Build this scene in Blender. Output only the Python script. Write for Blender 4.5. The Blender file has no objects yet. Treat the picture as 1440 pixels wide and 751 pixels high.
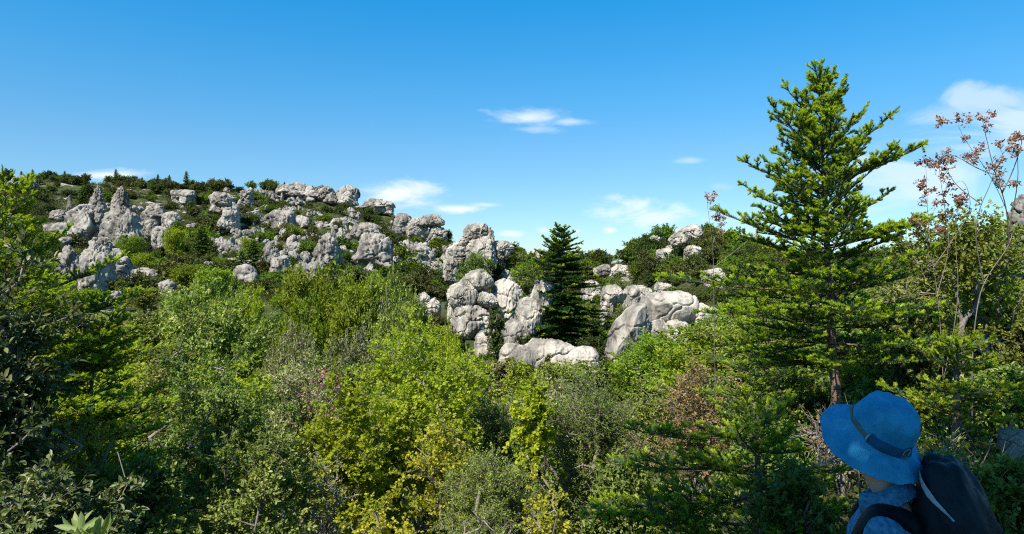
import bpy, bmesh, math, random
import numpy as np
from mathutils import Vector, Matrix
from mathutils.bvhtree import BVHTree

random.seed(7)
SC = bpy.context.scene
COL = SC.collection
R = math.radians
F, CX, CY, ZC = 938.0, 720.0, 375.5, 1.65          # focal length in photo pixels, centre, eye height
SUN = Vector((-0.36, -0.50, 0.79)).normalized()     # direction towards the sun

def at(px, py, Y):
    return Vector(((px - CX) / F * Y, Y, ZC - (py - CY) / F * Y))

# ------------------------------------------------------------------ noise
def _hash(i, j, k, s):
    h = (i.astype(np.int64) * 374761393 + j.astype(np.int64) * 668265263 + k.astype(np.int64) * 2147483647 + s * 974634777) & 0x7fffffff
    h = ((h ^ (h >> 13)) * 1274126177) & 0x7fffffff
    h = ((h ^ (h >> 16)) * 974634779) & 0x7fffffff
    return (h ^ (h >> 15)) & 0x7fffffff

def vnoise(P, s=0):
    """value noise -1..1 at P (N,3)"""
    I = np.floor(P).astype(np.int64); f = P - I
    u = f * f * f * (f * (f * 6 - 15) + 10)
    out = 0
    for a in (0, 1):
        for b in (0, 1):
            for c in (0, 1):
                w = (u[:, 0] if a else 1 - u[:, 0]) * (u[:, 1] if b else 1 - u[:, 1]) * (u[:, 2] if c else 1 - u[:, 2])
                out = out + w * (_hash(I[:, 0] + a, I[:, 1] + b, I[:, 2] + c, s) / 0x3fffffff - 1.0)
    return out

def fbm(P, s=0, o=4, g=0.5):
    r, a, t = 0, 1.0, 0
    for k in range(o):
        r = r + a * vnoise(P * (2.03 ** k) + 17.3 * k, s + k); t += a; a *= g
    return r / t * 1.6

def voro_edge(P, s=0):
    """F2-F1 of a cellular noise: near 0 on the cracks between cells; and a random value per cell"""
    I = np.floor(P).astype(np.int64)
    d1 = np.full(len(P), 9.0); d2 = d1.copy(); cid = np.zeros(len(P))
    for a in (-1, 0, 1):
        for b in (-1, 0, 1):
            for c in (-1, 0, 1):
                q = [I[:, 0] + a, I[:, 1] + b, I[:, 2] + c]
                o = np.stack([_hash(q[0], q[1], q[2], s + m) / 0x7fffffff for m in (1, 2, 3)], 1)
                d = np.linalg.norm(np.stack(q, 1) + o - P, axis=1)
                h = _hash(q[0], q[1], q[2], s + 9) / 0x7fffffff
                m1 = d < d1
                d2 = np.where(m1, d1, np.minimum(d2, d)); cid = np.where(m1, h, cid); d1 = np.where(m1, d, d1)
    return d2 - d1, cid

def nrm(a):
    return a / np.maximum(np.linalg.norm(a, axis=-1, keepdims=True), 1e-9)

def sstep(a, b, x):
    t = np.clip((x - a) / (b - a), 0, 1); return t * t * (3 - 2 * t)

# ------------------------------------------------------------------ materials
def newmat(name):
    m = bpy.data.materials.new(name); m.use_nodes = True
    n = m.node_tree.nodes; l = m.node_tree.links
    b = n['Principled BSDF']
    return m, n, l, b

def ramp(n, stops):
    r = n.new('ShaderNodeValToRGB'); e = r.color_ramp.elements
    while len(e) < len(stops): e.new(0.5)
    for k, (p, c) in enumerate(stops):
        e[k].position = p; e[k].color = (*c, 1)
    return r

def math_node(n, l, op, a, b=None, clamp=False):
    m = n.new('ShaderNodeMath'); m.operation = op; m.use_clamp = clamp
    for k, v in enumerate((a, b)):
        if v is None: continue
        if isinstance(v, (int, float)): m.inputs[k].default_value = v
        else: l.new(v, m.inputs[k])
    return m.outputs[0]

def leafmat(name, stops, trans=0.35, rough=0.5, spec=0.3, hue=0.02, val=0.25, tcol=1.25):
    m, n, l, b = newmat(name)
    at_ = n.new('ShaderNodeAttribute'); at_.attribute_name = 'var'
    rp = ramp(n, stops); l.new(at_.outputs['Fac'], rp.inputs[0])
    oi = n.new('ShaderNodeObjectInfo')
    mr = n.new('ShaderNodeMapRange'); mr.inputs[3].default_value = 0.5 - hue; mr.inputs[4].default_value = 0.5 + hue
    l.new(oi.outputs['Random'], mr.inputs[0])
    m7 = math_node(n, l, 'FRACT', math_node(n, l, 'MULTIPLY', oi.outputs['Random'], 7.31))
    mv = n.new('ShaderNodeMapRange'); mv.inputs[3].default_value = 1 - val; mv.inputs[4].default_value = 1 + val
    l.new(m7, mv.inputs[0])
    hs = n.new('ShaderNodeHueSaturation'); l.new(rp.outputs[0], hs.inputs['Color'])
    l.new(mr.outputs[0], hs.inputs['Hue']); l.new(mv.outputs[0], hs.inputs['Value'])
    l.new(hs.outputs[0], b.inputs['Base Color'])
    b.inputs['Roughness'].default_value = rough; b.inputs['Specular IOR Level'].default_value = spec
    if trans > 0:
        t = n.new('ShaderNodeBsdfTranslucent')
        mx = n.new('ShaderNodeMix'); mx.data_type = 'RGBA'; mx.blend_type = 'MULTIPLY'; mx.inputs[0].default_value = 1
        l.new(hs.outputs[0], mx.inputs[6]); mx.inputs[7].default_value = (1.2 * tcol, 1.12 * tcol, 0.6, 1)
        l.new(mx.outputs[2], t.inputs[0])
        s = n.new('ShaderNodeMixShader'); s.inputs[0].default_value = trans
        l.new(b.outputs[0], s.inputs[1]); l.new(t.outputs[0], s.inputs[2])
        l.new(s.outputs[0], n['Material Output'].inputs[0])
    return m

def noisemat(name, stops, scale, stretch=(1, 1, 1), rough=0.9, bump=0.3, bdist=0.02, bscale=None, coord='Object', detail=6, spec=0.2):
    m, n, l, b = newmat(name)
    tc = n.new('ShaderNodeTexCoord'); mp = n.new('ShaderNodeMapping'); mp.inputs['Scale'].default_value = stretch
    l.new(tc.outputs[coord], mp.inputs[0])
    nz = n.new('ShaderNodeTexNoise'); nz.inputs['Scale'].default_value = scale; nz.inputs['Detail'].default_value = detail
    nz.inputs['Roughness'].default_value = 0.65
    l.new(mp.outputs[0], nz.inputs['Vector'])
    rp = ramp(n, stops); l.new(nz.outputs[0], rp.inputs[0]); l.new(rp.outputs[0], b.inputs['Base Color'])
    b.inputs['Roughness'].default_value = rough; b.inputs['Specular IOR Level'].default_value = spec
    if bump:
        n2 = n.new('ShaderNodeTexNoise'); n2.inputs['Scale'].default_value = bscale or scale * 3; n2.inputs['Detail'].default_value = 8
        l.new(mp.outputs[0], n2.inputs['Vector'])
        bp = n.new('ShaderNodeBump'); bp.inputs['Strength'].default_value = bump; bp.inputs['Distance'].default_value = bdist
        l.new(n2.outputs[0], bp.inputs['Height']); l.new(bp.outputs[0], b.inputs['Normal'])
    return m

def rockmat(name, s, tone=(1, 1, 1)):
    """weathered limestone: pale grey, darker lichen blotches, vertical algae streaks; s = texture scale per metre"""
    m, n, l, b = newmat(name)
    tc = n.new('ShaderNodeTexCoord')
    def nz(scale, stretch=(1, 1, 1), detail=8, rough=0.6):
        mp = n.new('ShaderNodeMapping'); mp.inputs['Scale'].default_value = stretch
        l.new(tc.outputs['Object'], mp.inputs[0])
        x = n.new('ShaderNodeTexNoise'); x.inputs['Scale'].default_value = scale; x.inputs['Detail'].default_value = detail
        x.inputs['Roughness'].default_value = rough; l.new(mp.outputs[0], x.inputs['Vector']); return x.outputs[0]
    T = lambda c: tuple(a * b_ for a, b_ in zip(c, tone))
    base = ramp(n, [(0.28, T((0.21, 0.197, 0.175))), (0.46, T((0.33, 0.307, 0.27))), (0.6, T((0.41, 0.382, 0.336))), (0.8, T((0.48, 0.45, 0.40)))])
    l.new(nz(0.35 * s), base.inputs[0])
    st = ramp(n, [(0.40, (0.20, 0.20, 0.205)), (0.49, (0.66, 0.66, 0.65)), (0.57, (1, 1, 1))])
    l.new(nz(1.3 * s, (1, 1, 0.13), 6), st.inputs[0])
    sp = ramp(n, [(0.40, (0.36, 0.36, 0.35)), (0.49, (.95, .95, .94)), (0.7, (1, 0.985, 0.95))])
    l.new(nz(3.2 * s, (1, 1, 1), 8, 0.7), sp.inputs[0])
    def mul(a, c, f):
        x = n.new('ShaderNodeMix'); x.data_type = 'RGBA'; x.blend_type = 'MULTIPLY'; x.inputs[0].default_value = f
        l.new(a, x.inputs[6]); l.new(c, x.inputs[7]); return x.outputs[2]
    c = mul(mul(base.outputs[0], st.outputs[0], 0.7), sp.outputs[0], 0.6)
    l.new(c, b.inputs['Base Color']); b.inputs['Roughness'].default_value = 0.92; b.inputs['Specular IOR Level'].default_value = 0.15
    h1 = nz(2.2 * s, (1, 1, 0.16), 10, 0.6); h2 = nz(7 * s, (1, 1, 0.6), 8, 0.7)
    hh = math_node(n, l, 'ADD', h1, math_node(n, l, 'MULTIPLY', h2, 0.35))
    bp = n.new('ShaderNodeBump'); bp.inputs['Strength'].default_value = 0.7; bp.inputs['Distance'].default_value = 0.14 / s
    l.new(hh, bp.inputs['Height']); l.new(bp.outputs[0], b.inputs['Normal'])
    return m

# ------------------------------------------------------------------ mesh plumbing
def make_mesh(name, pieces, mats, smooth=False):
    """pieces: list of (V (n,3), F (m,k), material index, var per face or None)"""
    me = bpy.data.meshes.new(name)
    off = 0; VV = []; LL = []; LT = []; MI = []; VA = []
    for (V, Fc, mi, va) in pieces:
        VV.append(V); LL.append((Fc + off).ravel()); LT.append(np.full(len(Fc), Fc.shape[1])); MI.append(np.full(len(Fc), mi))
        VA.append(np.full(len(Fc), 0.5) if va is None else va); off += len(V)
    V = np.concatenate(VV).astype(np.float32); L = np.concatenate(LL).astype(np.int32); T = np.concatenate(LT).astype(np.int32)
    me.vertices.add(len(V)); me.vertices.foreach_set('co', V.ravel())
    me.loops.add(len(L)); me.loops.foreach_set('vertex_index', L)
    me.polygons.add(len(T))
    me.polygons.foreach_set('loop_start', np.concatenate([[0], np.cumsum(T)[:-1]]).astype(np.int32))
    me.polygons.foreach_set('loop_total', T)
    for m in mats: me.materials.append(m)
    me.polygons.foreach_set('material_index', np.concatenate(MI).astype(np.int32))
    if smooth: me.polygons.foreach_set('use_smooth', np.ones(len(T), dtype=bool))
    me.update(calc_edges=True)
    a = me.attributes.new('var', 'FLOAT', 'FACE'); a.data.foreach_set('value', np.concatenate(VA).astype(np.float32))
    return me

def tag(o, label=None, cat=None, group=None, kind=None):
    if label: o['label'] = label
    if cat: o['category'] = cat
    if group: o['group'] = group
    if kind: o['kind'] = kind
    return o

def link(name, me, parent=None):
    o = bpy.data.objects.new(name, me); COL.objects.link(o)
    if parent: o.parent = parent
    return o

def empty(name, loc, rz=0):
    o = bpy.data.objects.new(name, None); COL.objects.link(o); o.location = loc; o.rotation_euler.z = rz
    o.empty_display_size = 0.2
    return o

def tubes(A, B, RA, RB, n=4):
    A = np.asarray(A, float); B = np.asarray(B, float)
    d = nrm(B - A)
    ref = np.where(np.abs(d[:, 2:3]) > 0.8, np.array([[1.0, 0, 0]]), np.array([[0, 0, 1.0]]))
    u = nrm(np.cross(d, ref)); v = np.cross(d, u)
    th = np.arange(n) / n * 2 * math.pi
    ring = u[:, None, :] * np.cos(th)[None, :, None] + v[:, None, :] * np.sin(th)[None, :, None]
    V = np.stack([A[:, None] + ring * np.asarray(RA)[:, None, None], B[:, None] + ring * np.asarray(RB)[:, None, None]], 1).reshape(-1, 3)
    k = np.arange(n); k2 = (k + 1) % n
    f = np.stack([k, k2, n + k2, n + k], 1)
    Fc = (np.arange(len(A)) * 2 * n)[:, None, None] + f[None]
    return V, Fc.reshape(-1, 4)

def leaves(C, D, N, L, W, fold=0.25, shape='rhomb'):
    """leaf blades: base C, direction D, normal N, length L, width W"""
    D = nrm(D); S = nrm(np.cross(D, N)); N = np.cross(S, D)
    L = L[:, None]; W = W[:, None] * 0.5
    if shape == 'rhomb':
        P = np.stack([C, C + D * L * 0.45 + S * W + N * W * fold, C + D * L, C + D * L * 0.45 - S * W + N * W * fold], 1)
        f = np.array([[0, 1, 2], [0, 2, 3]]); k = 4
    elif shape == 'oval':
        P = np.stack([C, C + D * L * 0.3 + S * W * 0.9 + N * W * fold, C + D * L * 0.68 + S * W * 0.85 + N * W * fold, C + D * L - N * L * 0.08,
                      C + D * L * 0.68 - S * W * 0.85 + N * W * fold, C + D * L * 0.3 - S * W * 0.9 + N * W * fold], 1)
        f = np.array([[0, 1, 2, 3], [0, 3, 4, 5]]); k = 6
    else:   # lobed (maple-like): a centre with five lobes
        P = np.stack([C, C + D * L * .25 + S * W, C + D * L * .45 + S * W * .45 + N * W * .1, C + D * L * .7 + S * W * .8 + N * W * fold, C + D * L * .75 + S * W * .25,
                      C + D * L, C + D * L * .75 - S * W * .25, C + D * L * .7 - S * W * .8 + N * W * fold, C + D * L * .45 - S * W * .45 + N * W * .1, C + D * L * .25 - S * W], 1)
        f = np.array([[0, 1, 2], [2, 3, 4], [4, 5, 6], [6, 7, 8], [8, 9, 0]]); k = 10
        M = np.array([[0, 2, 4], [0, 4, 6], [0, 6, 8]]); f = np.concatenate([f, M])
    Fc = ((np.arange(len(C)) * k)[:, None, None] + f[None]).reshape(-1, f.shape[1])
    return P.reshape(-1, 3), Fc, len(f)

# ------------------------------------------------------------------ terrain
TC = np.array([-500, 0, 200, 400, 600, 720, 800, 880, 960, 1080, 1200, 1440, 1950], float)
TD = np.array([0.01, 2, 3, 6.5, 10, 16, 25, 40], float)
TZ = np.array([
 [-1.65] * 13,
 [-2.0, -2.0, -2.1, -2.2, -2.2, -2.2, -2.2, -2.2, -2.2, -2.2, -2.2, -2.05, -1.9],
 [-2.5, -2.6, -2.7, -2.8, -2.8, -2.8, -2.8, -2.7, -2.55, -2.35, -2.25, -2.0, -1.9],
 [-3.4, -3.6, -3.9, -4.2, -4.2, -4.1, -3.9, -3.5, -2.9, -2.2, -1.75, -1.6, -1.4],
 [-4.0, -4.4, -5.0, -5.3, -5.3, -5.2, -5.0, -4.6, -3.8, -2.8, -2.1, -1.4, -1.0],
 [-4.2, -4.8, -5.6, -6.0, -6.2, -6.2, -6.0, -5.8, -5.0, -3.8, -2.6, -1.2, -0.5],
 [-3.5, -4.5, -5.5, -6.3, -6.8, -7.0, -7.0, -6.8, -6.0, -4.6, -3.0, -0.8, 0.0],
 [-2.0, -3.0, -4.5, -5.5, -7.0, -7.2, -7.2, -7.0, -6.0, -4.5, -2.5, 0.0, 1.0]])
KX = np.array([-500, 0, 60, 100, 200, 300, 400, 450, 500, 550, 600, 650, 720, 760, 810, 880, 920, 960, 1000, 1040, 1080, 1200, 1440, 1950], float)
KY = np.array([238, 250, 250, 253, 261, 268, 268, 270, 287, 304, 322, 343, 359, 368, 378, 375, 353, 334, 338, 352, 366, 372, 362, 330], float)
KD = np.array([230, 240, 240, 240, 235, 230, 225, 220, 205, 190, 175, 155, 130, 125, 120, 110, 100, 95, 92, 90, 90, 90, 80, 80], float)

def ground_rel(px, Y):
    """height relative to the eye for photo column px at depth Y (arrays)"""
    px = np.clip(px, TC[0], TC[-1]); Y = np.maximum(Y, 0.011)
    lY = np.log(Y)
    cols = np.stack([np.interp(lY, np.log(TD), TZ[:, c]) for c in range(len(TC))], 0)
    i = np.clip(np.searchsorted(TC, px) - 1, 0, len(TC) - 2)
    t = (px - TC[i]) / (TC[i + 1] - TC[i]); t = t * t * (3 - 2 * t)
    ar = np.arange(len(px))
    z = cols[i, ar] * (1 - t) + cols[i + 1, ar] * t
    yc = np.interp(px, KX, KY); dc = np.interp(px, KX, KD)
    y40 = CY - z * F / 40.0
    tt = np.clip((lY - math.log(40)) / (np.log(dc) - math.log(40)), 0, 1)
    yy = y40 + (yc - y40) * (tt ** 0.9)
    zf = -(yy - CY) / F * np.minimum(Y, dc)
    zf = zf - np.maximum(Y - dc, 0) * 0.22
    zf = np.where(Y > dc, np.maximum(zf, -14.0), zf)
    return np.where(Y > 40, zf, z)

def ground(x, y, noise=True):
    x = np.atleast_1d(np.asarray(x, float)); y = np.atleast_1d(np.asarray(y, float))
    r = np.hypot(x, y) + 1e-6; az = np.arctan2(x, y); azc = np.clip(az, -R(52), R(52))
    Yf = r * np.cos(azc)
    z = ground_rel(CX + F * np.tan(azc), Yf)
    back = sstep(R(60), R(120), np.abs(az))
    zb = -1.65 + np.minimum(r * 0.10, 6)
    z = z * (1 - back) + zb * back
    if noise:
        P = np.stack([x, y, np.zeros_like(x)], 1)
        a = sstep(30, 90, r) * (1 - sstep(400, 900, r))
        z = z + a * (1.5 * fbm(P / 22, 3, 4) + 0.7 * np.abs(fbm(P / 7, 9, 3))) + 0.12 * fbm(P / 1.7, 5, 3) * sstep(1.5, 5, r) * (1 - sstep(100, 300, r))
    return z + ZC

def gz(x, y):
    return float(ground(x, y)[0])

_PXG = np.arange(-240, 1690, 6.0); _DG = np.exp(np.linspace(math.log(3), math.log(270), 260))
_gx, _gd = np.meshgrid(_PXG, _DG, indexing='ij')
_zz = ground(((_gx - CX) / F * _gd).ravel(), _gd.ravel()).reshape(_gx.shape)
_YG = CY - (_zz - ZC) * F / _gd
_YMIN = np.minimum.accumulate(_YG, axis=1)
def depth_at(px, py, far=270):
    """depth where the ground of photo column px shows at photo row py"""
    i = int(np.clip(round((px - _PXG[0]) / 6.0), 0, len(_PXG) - 1))
    k = np.nonzero(_YMIN[i] <= py)[0]
    return float(min(_DG[k[0]] if len(k) else _DG[int(np.argmin(_YG[i]))], far))
def crest_y(px):
    i = int(np.clip(round((px - _PXG[0]) / 6.0), 0, len(_PXG) - 1)); return float(_YG[i].min())

def build_terrain():
    azs = np.concatenate([np.linspace(-52, 52, 521), np.linspace(52, 308, 58)[1:-1]]) * math.pi / 180
    rs = np.concatenate([[0.25], np.exp(np.linspace(math.log(0.6), math.log(40), 70)), np.exp(np.linspace(math.log(40.8), math.log(330), 150)), np.exp(np.linspace(math.log(360), math.log(4500), 14))])
    AZ, RS = np.meshgrid(azs, rs, indexing='ij')
    x = (RS * np.sin(AZ)).ravel(); y = (RS * np.cos(AZ)).ravel()
    V = np.stack([x, y, ground(x, y)], 1)
    na, nr = AZ.shape
    i = np.arange(na); j = np.arange(nr - 1); I, J = np.meshgrid(i, j, indexing='ij'); I2 = (I + 1) % na
    Fc = np.stack([I * nr + J, I * nr + J + 1, I2 * nr + J + 1, I2 * nr + J], -1).reshape(-1, 4)[:, ::-1]
    V = np.concatenate([V, [[0, 0, ZC - 1.65]]]); c = len(V) - 1
    T = np.stack([i * nr, ((i + 1) % na) * nr, np.full(na, c)], 1)[:, ::-1]
    m, n, l, b = newmat('hill_ground')
    tc = n.new('ShaderNodeTexCoord')
    def nz(scale, det=8, ro=0.6):
        q = n.new('ShaderNodeTexNoise'); q.inputs['Scale'].default_value = scale; q.inputs['Detail'].default_value = det; q.inputs['Roughness'].default_value = ro
        l.new(tc.outputs['Object'], q.inputs['Vector']); return q.outputs[0]
    soil = ramp(n, [(0.3, (0.025, 0.036, 0.01)), (0.47, (0.045, 0.058, 0.016)), (0.58, (0.07, 0.068, 0.03)), (0.75, (0.12, 0.105, 0.055))])
    l.new(nz(0.5), soil.inputs[0])
    rk = ramp(n, [(0.3, (0.24, 0.23, 0.21)), (0.6, (0.45, 0.43, 0.40))]); l.new(nz(1.2), rk.inputs[0])
    msk = ramp(n, [(0.56, (0, 0, 0)), (0.61, (1, 1, 1))]); l.new(nz(0.16, 10, 0.72), msk.inputs[0])
    ln = n.new('ShaderNodeVectorMath'); ln.operation = 'LENGTH'; l.new(tc.outputs['Object'], ln.inputs[0])
    fd = n.new('ShaderNodeMapRange'); fd.inputs[1].default_value = 75; fd.inputs[2].default_value = 110; l.new(ln.outputs['Value'], fd.inputs[0])
    mk2 = math_node(n, l, 'MULTIPLY', msk.outputs[0], fd.outputs[0])
    mx = n.new('ShaderNodeMix'); mx.data_type = 'RGBA'; l.new(mk2, mx.inputs[0]); l.new(soil.outputs[0], mx.inputs[6]); l.new(rk.outputs[0], mx.inputs[7])
    l.new(mx.outputs[2], b.inputs['Base Color']); b.inputs['Roughness'].default_value = 0.95; b.inputs['Specular IOR Level'].default_value = 0.1
    bp = n.new('ShaderNodeBump'); bp.inputs['Strength'].default_value = 0.8; bp.inputs['Distance'].default_value = 0.4
    l.new(nz(1.1, 10, 0.7), bp.inputs['Height']); l.new(bp.outputs[0], b.inputs['Normal'])
    me = make_mesh('terrain', [(V, Fc, 0, None), (V[:0], np.zeros((0, 4), int), 0, None)], [m], True)
    o = link('terrain', me); tag(o, kind='structure'); o['label'] = 'rocky scrub hillside and valley floor'
    return o
build_terrain()

# ------------------------------------------------------------------ rocks
_ICO = {}
def ico(sub):
    if sub not in _ICO:
        bm = bmesh.new(); bmesh.ops.create_icosphere(bm, subdivisions=sub, radius=1)
        _ICO[sub] = (np.array([v.co[:] for v in bm.verts]), np.array([[v.index for v in f.verts] for f in bm.faces])); bm.free()
    return _ICO[sub]

def lobe(c, rad, seed, sub=4, ang=0.6, crack=0.5, groove=0.5, rough=1.0, lean=(0, 0), taper=0.0, foot=0.0, cell=1.15, strata=0.35):
    """one weathered block: centre c, radii rad (metres); foot squares off the underside so that it sits bedded"""
    D, Fc = ico(sub); rng = np.random.default_rng(seed)
    K = 15
    q = nrm(rng.normal(size=(K, 3)) * np.array([1, 1, .8])); dk = rng.uniform(0.70, 1.0, K)
    dots = np.maximum(D @ q.T, 1e-3)
    rr = np.min(np.where(dots > 0.15, dk[None] / dots, 9), axis=1)
    rr = np.minimum(rr, 1.12)
    se = 1 / (np.abs(D) ** 2.5).sum(1) ** (1 / 2.5)
    rr = se * (1 - ang) + rr * ang
    rad = np.asarray(rad, float); s = float(np.cbrt(rad.prod()))
    P = D * rr[:, None]
    if foot:
        low = np.clip(-D[:, 2], 0, .93); k = 1 / np.sqrt(1 - (low * foot) ** 2)
        P[:, :2] *= k[:, None]
    P = P * rad[None]
    if taper: P[:, :2] *= (1 - taper * np.clip(P[:, 2:3] / rad[2], -1, 1))
    P[:, 0] += lean[0] * P[:, 2]; P[:, 1] += lean[1] * P[:, 2]
    n_ = nrm(D / rad[None])
    W = P + np.asarray(c); u = W / s
    so = seed * 3 % 997
    warp = np.stack([fbm(u * 1.1 + k * 7.7, so + k, 3) for k in range(3)], 1)
    disp = 0.12 * fbm(u * 0.8 + so, so, 3)
    rg_ = 1 - np.abs(fbm(u * np.array([1.9, 1.9, 1.2]) + .3 * warp + so, so + 11, 4, .55)) * 1.6
    disp += .085 * rough * (rg_ - .55)                                   # sharp ridges between hollows
    e, cid = voro_edge(u * np.array([1.0, 1.0, 1.3]) * cell + 0.22 * warp, so)
    disp += crack * 0.13 * (cid - 0.5); disp -= crack * 0.34 * (1 - sstep(0.01, 0.075, e))
    g = fbm(u * np.array([6.5, 6.5, 0.45]) + .5 * warp + so, so + 4, 2); disp += groove * 0.10 * ((1 - np.minimum(np.abs(g) * 1.9, 1)) - .45)
    st = u[:, 2] * 2.1 + .5 * warp[:, 0] + .35 * u[:, 0] * math.sin(seed); fr_ = np.abs(st - np.round(st)); disp -= crack * strata * 0.13 * (1 - sstep(0.01, .075, fr_))
    r2 = 1 - np.abs(fbm(u * 6.5, so + 6, 3)) * 1.7
    disp += 0.022 * rough * (r2 - .5)
    return W + n_ * (disp * s)[:, None], Fc

MROCK = {'near': rockmat('limestone_near', 1.1), 'mid': rockmat('limestone_boulder', 0.55, (1.36, 1.31, 1.24)), 'far': rockmat('limestone_outcrop', 0.55, (.98, .95, .92))}
ROCKPX = []
def rock(label, lobes_, base=None, seed=1, mat='mid', sub=6, name='boulder', cat='boulder', d=None, group=None, depthf=0.85, jag=5, **kw):
    """lobes_: (px0, px1, py0, py1[, extra depth]) boxes in photo pixels, all at the depth where the ground reaches row base"""
    x0 = min(q[0] for q in lobes_); x1 = max(q[1] for q in lobes_); yb = base or max(q[3] for q in lobes_)
    if d is None: d = depth_at((x0 + x1) / 2, yb)
    pieces = []
    w0 = at((x0 + x1) / 2, yb, d); org = Vector((w0.x, w0.y, gz(w0.x, w0.y)))
    for k, q in enumerate(lobes_):
        dd = d + (q[4] if len(q) > 4 else 0)
        c = at((q[0] + q[1]) / 2, (q[2] + q[3]) / 2, dd)
        rx = (q[1] - q[0]) / 2 / F * dd; rz = (q[3] - q[2]) / 2 / F * dd
        opt = dict(kw); opt.setdefault('foot', (.93 if mat == 'far' else .75) if q[3] > yb - 12 else .4); opt.update(q[5] if len(q) > 5 else {})
        V, Fc = lobe((c.x - org.x, c.y - org.y, c.z - org.z), (rx, (rx + rz) / 2 * depthf if rz < 2 * rx else rx, rz), seed * 31 + k, sub, **opt)
        pieces.append((V, Fc, 0, None))
        ROCKPX.append(q[:4])
        if mat == 'far' and jag:
            rj = random.Random(seed * 7 + k)
            for j in range(jag):
                f = rj.uniform(.28, .55); cx = rj.uniform(-.75, .75); cz = rj.uniform(-.8, .45 - abs(cx) * .6)
                o2 = dict(opt); o2.pop('lean', None); o2['taper'] = rj.uniform(.1, .5); o2['foot'] = .8
                V, Fc = lobe((c.x - org.x + cx * rx, c.y - org.y - rj.uniform(.0, .75) * rx, c.z - org.z + cz * rz), (rx * f * rj.uniform(.8, 1.3), rx * f, rz * f * rj.uniform(.8, 1.5)), seed * 131 + k * 11 + j, 4, **o2)
                pieces.append((V, Fc, 0, None))
    low = min(p[0][:, 2].min() for p in pieces)
    if low > -0.5:   # bed it into the slope
        c = pieces[0][0].mean(0); rx = (x1 - x0) / 2 / F * d * 0.8
        V, Fc = lobe((c[0], c[1] + 0.3 * rx, (low - 0.8) / 2), (rx, rx * 0.8, (low + 0.8) / 2 + .3), seed * 31 + 29, sub, foot=.93, **{k_: v_ for k_, v_ in kw.items() if k_ != 'foot'}); pieces.append((V, Fc, 0, None))
    o = link(name, make_mesh(name, pieces, [MROCK[mat]], True)); o.location = org
    tag(o, label, cat, group)
    return o

rock('stacked pale grey boulder split by dark cracks, left of the dark fir', [(649, 697, 381, 407, -.3, {'foot': .0}), (630, 673, 399, 433, -.8, {'foot': .1}), (634, 688, 427, 476, -1.6), (670, 701, 411, 433, -.9, {'foot': 0}), (690, 734, 396, 460, .8), (628, 644, 422, 470, -.3), (655, 690, 405, 440, 1.2)], seed=3, rough=.32, strata=0, cell=.7, crack=0.45, groove=0.9, ang=0.55)
rock('pale sloping slab rising behind the left side of the dark fir', [(744, 782, 392, 450, 1.2), (722, 764, 418, 472, .3), (702, 744, 450, 500, -.6)], seed=5, rough=.28, strata=0, cell=.55, crack=0.2, groove=.35, ang=0.5)
rock('small rounded pale boulder at the foot of the stacked boulder', [(664, 706, 462, 512)], seed=6, rough=.32, strata=0, cell=.8, crack=0.2, ang=0.5)
rock('long low pale rock hump in front of the foot of the dark fir', [(700, 762, 482, 530), (728, 812, 475, 540, .4, {'foot': .3}), (785, 845, 486, 548, .3, {'foot': .3})], seed=8, rough=.32, strata=0, cell=.6, crack=0.3, ang=0.35)
rock('broad flat-faced pale rock shelf right of the dark fir', [(900, 980, 410, 462), (853, 908, 432, 512, -1.5, {'lean': (0.5, 0)}), (930, 975, 452, 492, -1.2), (905, 940, 448, 482, -1), (972, 1012, 428, 464, -.4)], seed=11, rough=.3, strata=0, cell=.6, crack=0.3, groove=0.25, ang=0.85)
rock('jointed grey boulder beside the broad flat-faced rock shelf', [(874, 920, 400, 440), (893, 925, 410, 440, .5)], seed=12, rough=.32, strata=0, cell=.8, crack=0.6, ang=0.9)
rock('grey block with a squared top just right of the dark fir', [(842, 880, 402, 432), (845, 864, 424, 466, -.8)], seed=13, rough=.32, strata=0, cell=.8, crack=0.8, ang=0.95)
rock('leaning grey rock peeking out behind the right edge of the dark fir', [(815, 846, 392, 425)], seed=14, rough=.32, strata=0, cell=.8, crack=0.4)
rock('thin ledge of grey rock above the broad flat-faced shelf', [(917, 952, 398, 415)], seed=15, crack=0.6, ang=.9)
rock('tall craggy grey peak on the skyline between hillside and dark fir', [(648, 694, 313, 356, 1), (622, 668, 336, 388), (655, 700, 335, 384, -1), (622, 645, 360, 402, -1.5), (690, 722, 338, 366, 2)], seed=17, crack=1.0, groove=0.6, ang=0.9, name='rock_outcrop', cat='rock outcrop')
rock('low skyline rock left of the top of the dark fir', [(726, 745, 358, 378), (742, 766, 351, 372, 2)], seed=18, crack=.8, name='rock_outcrop', cat='rock outcrop')
rock('pale rock ledge on the saddle right of the dark fir', [(834, 862, 373, 390), (855, 889, 370, 400)], seed=19, crack=.9, ang=.9, name='rock_outcrop', cat='rock outcrop')
rock('pinkish crag crowning the top of the right hill', [(952, 992, 316, 342), (940, 966, 328, 350, -1)], seed=21, crack=.9, ang=.9, name='rock_outcrop', cat='rock outcrop')
rock('small square crag on the left shoulder of the right hill', [(914, 934, 329, 352)], seed=22, crack=.9, ang=.9, name='rock_outcrop', cat='rock outcrop')
rock('ragged grey outcrop below the square crag of the right hill', [(920, 949, 349, 374), (935, 950, 345, 365)], seed=23, crack=1, name='rock_outcrop', cat='rock outcrop')
rock('upright grey outcrop in the middle of the right hill', [(960, 986, 343, 374)], seed=24, crack=1, name='rock_outcrop', cat='rock outcrop')
rock('pale outcrop low on the right hill behind the near fir boughs', [(986, 1022, 377, 410)], seed=25, crack=.7, name='rock_outcrop', cat='rock outcrop')
cl = dict(name='rock_outcrop', cat='rock outcrop', mat='far', sub=5)
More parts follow.
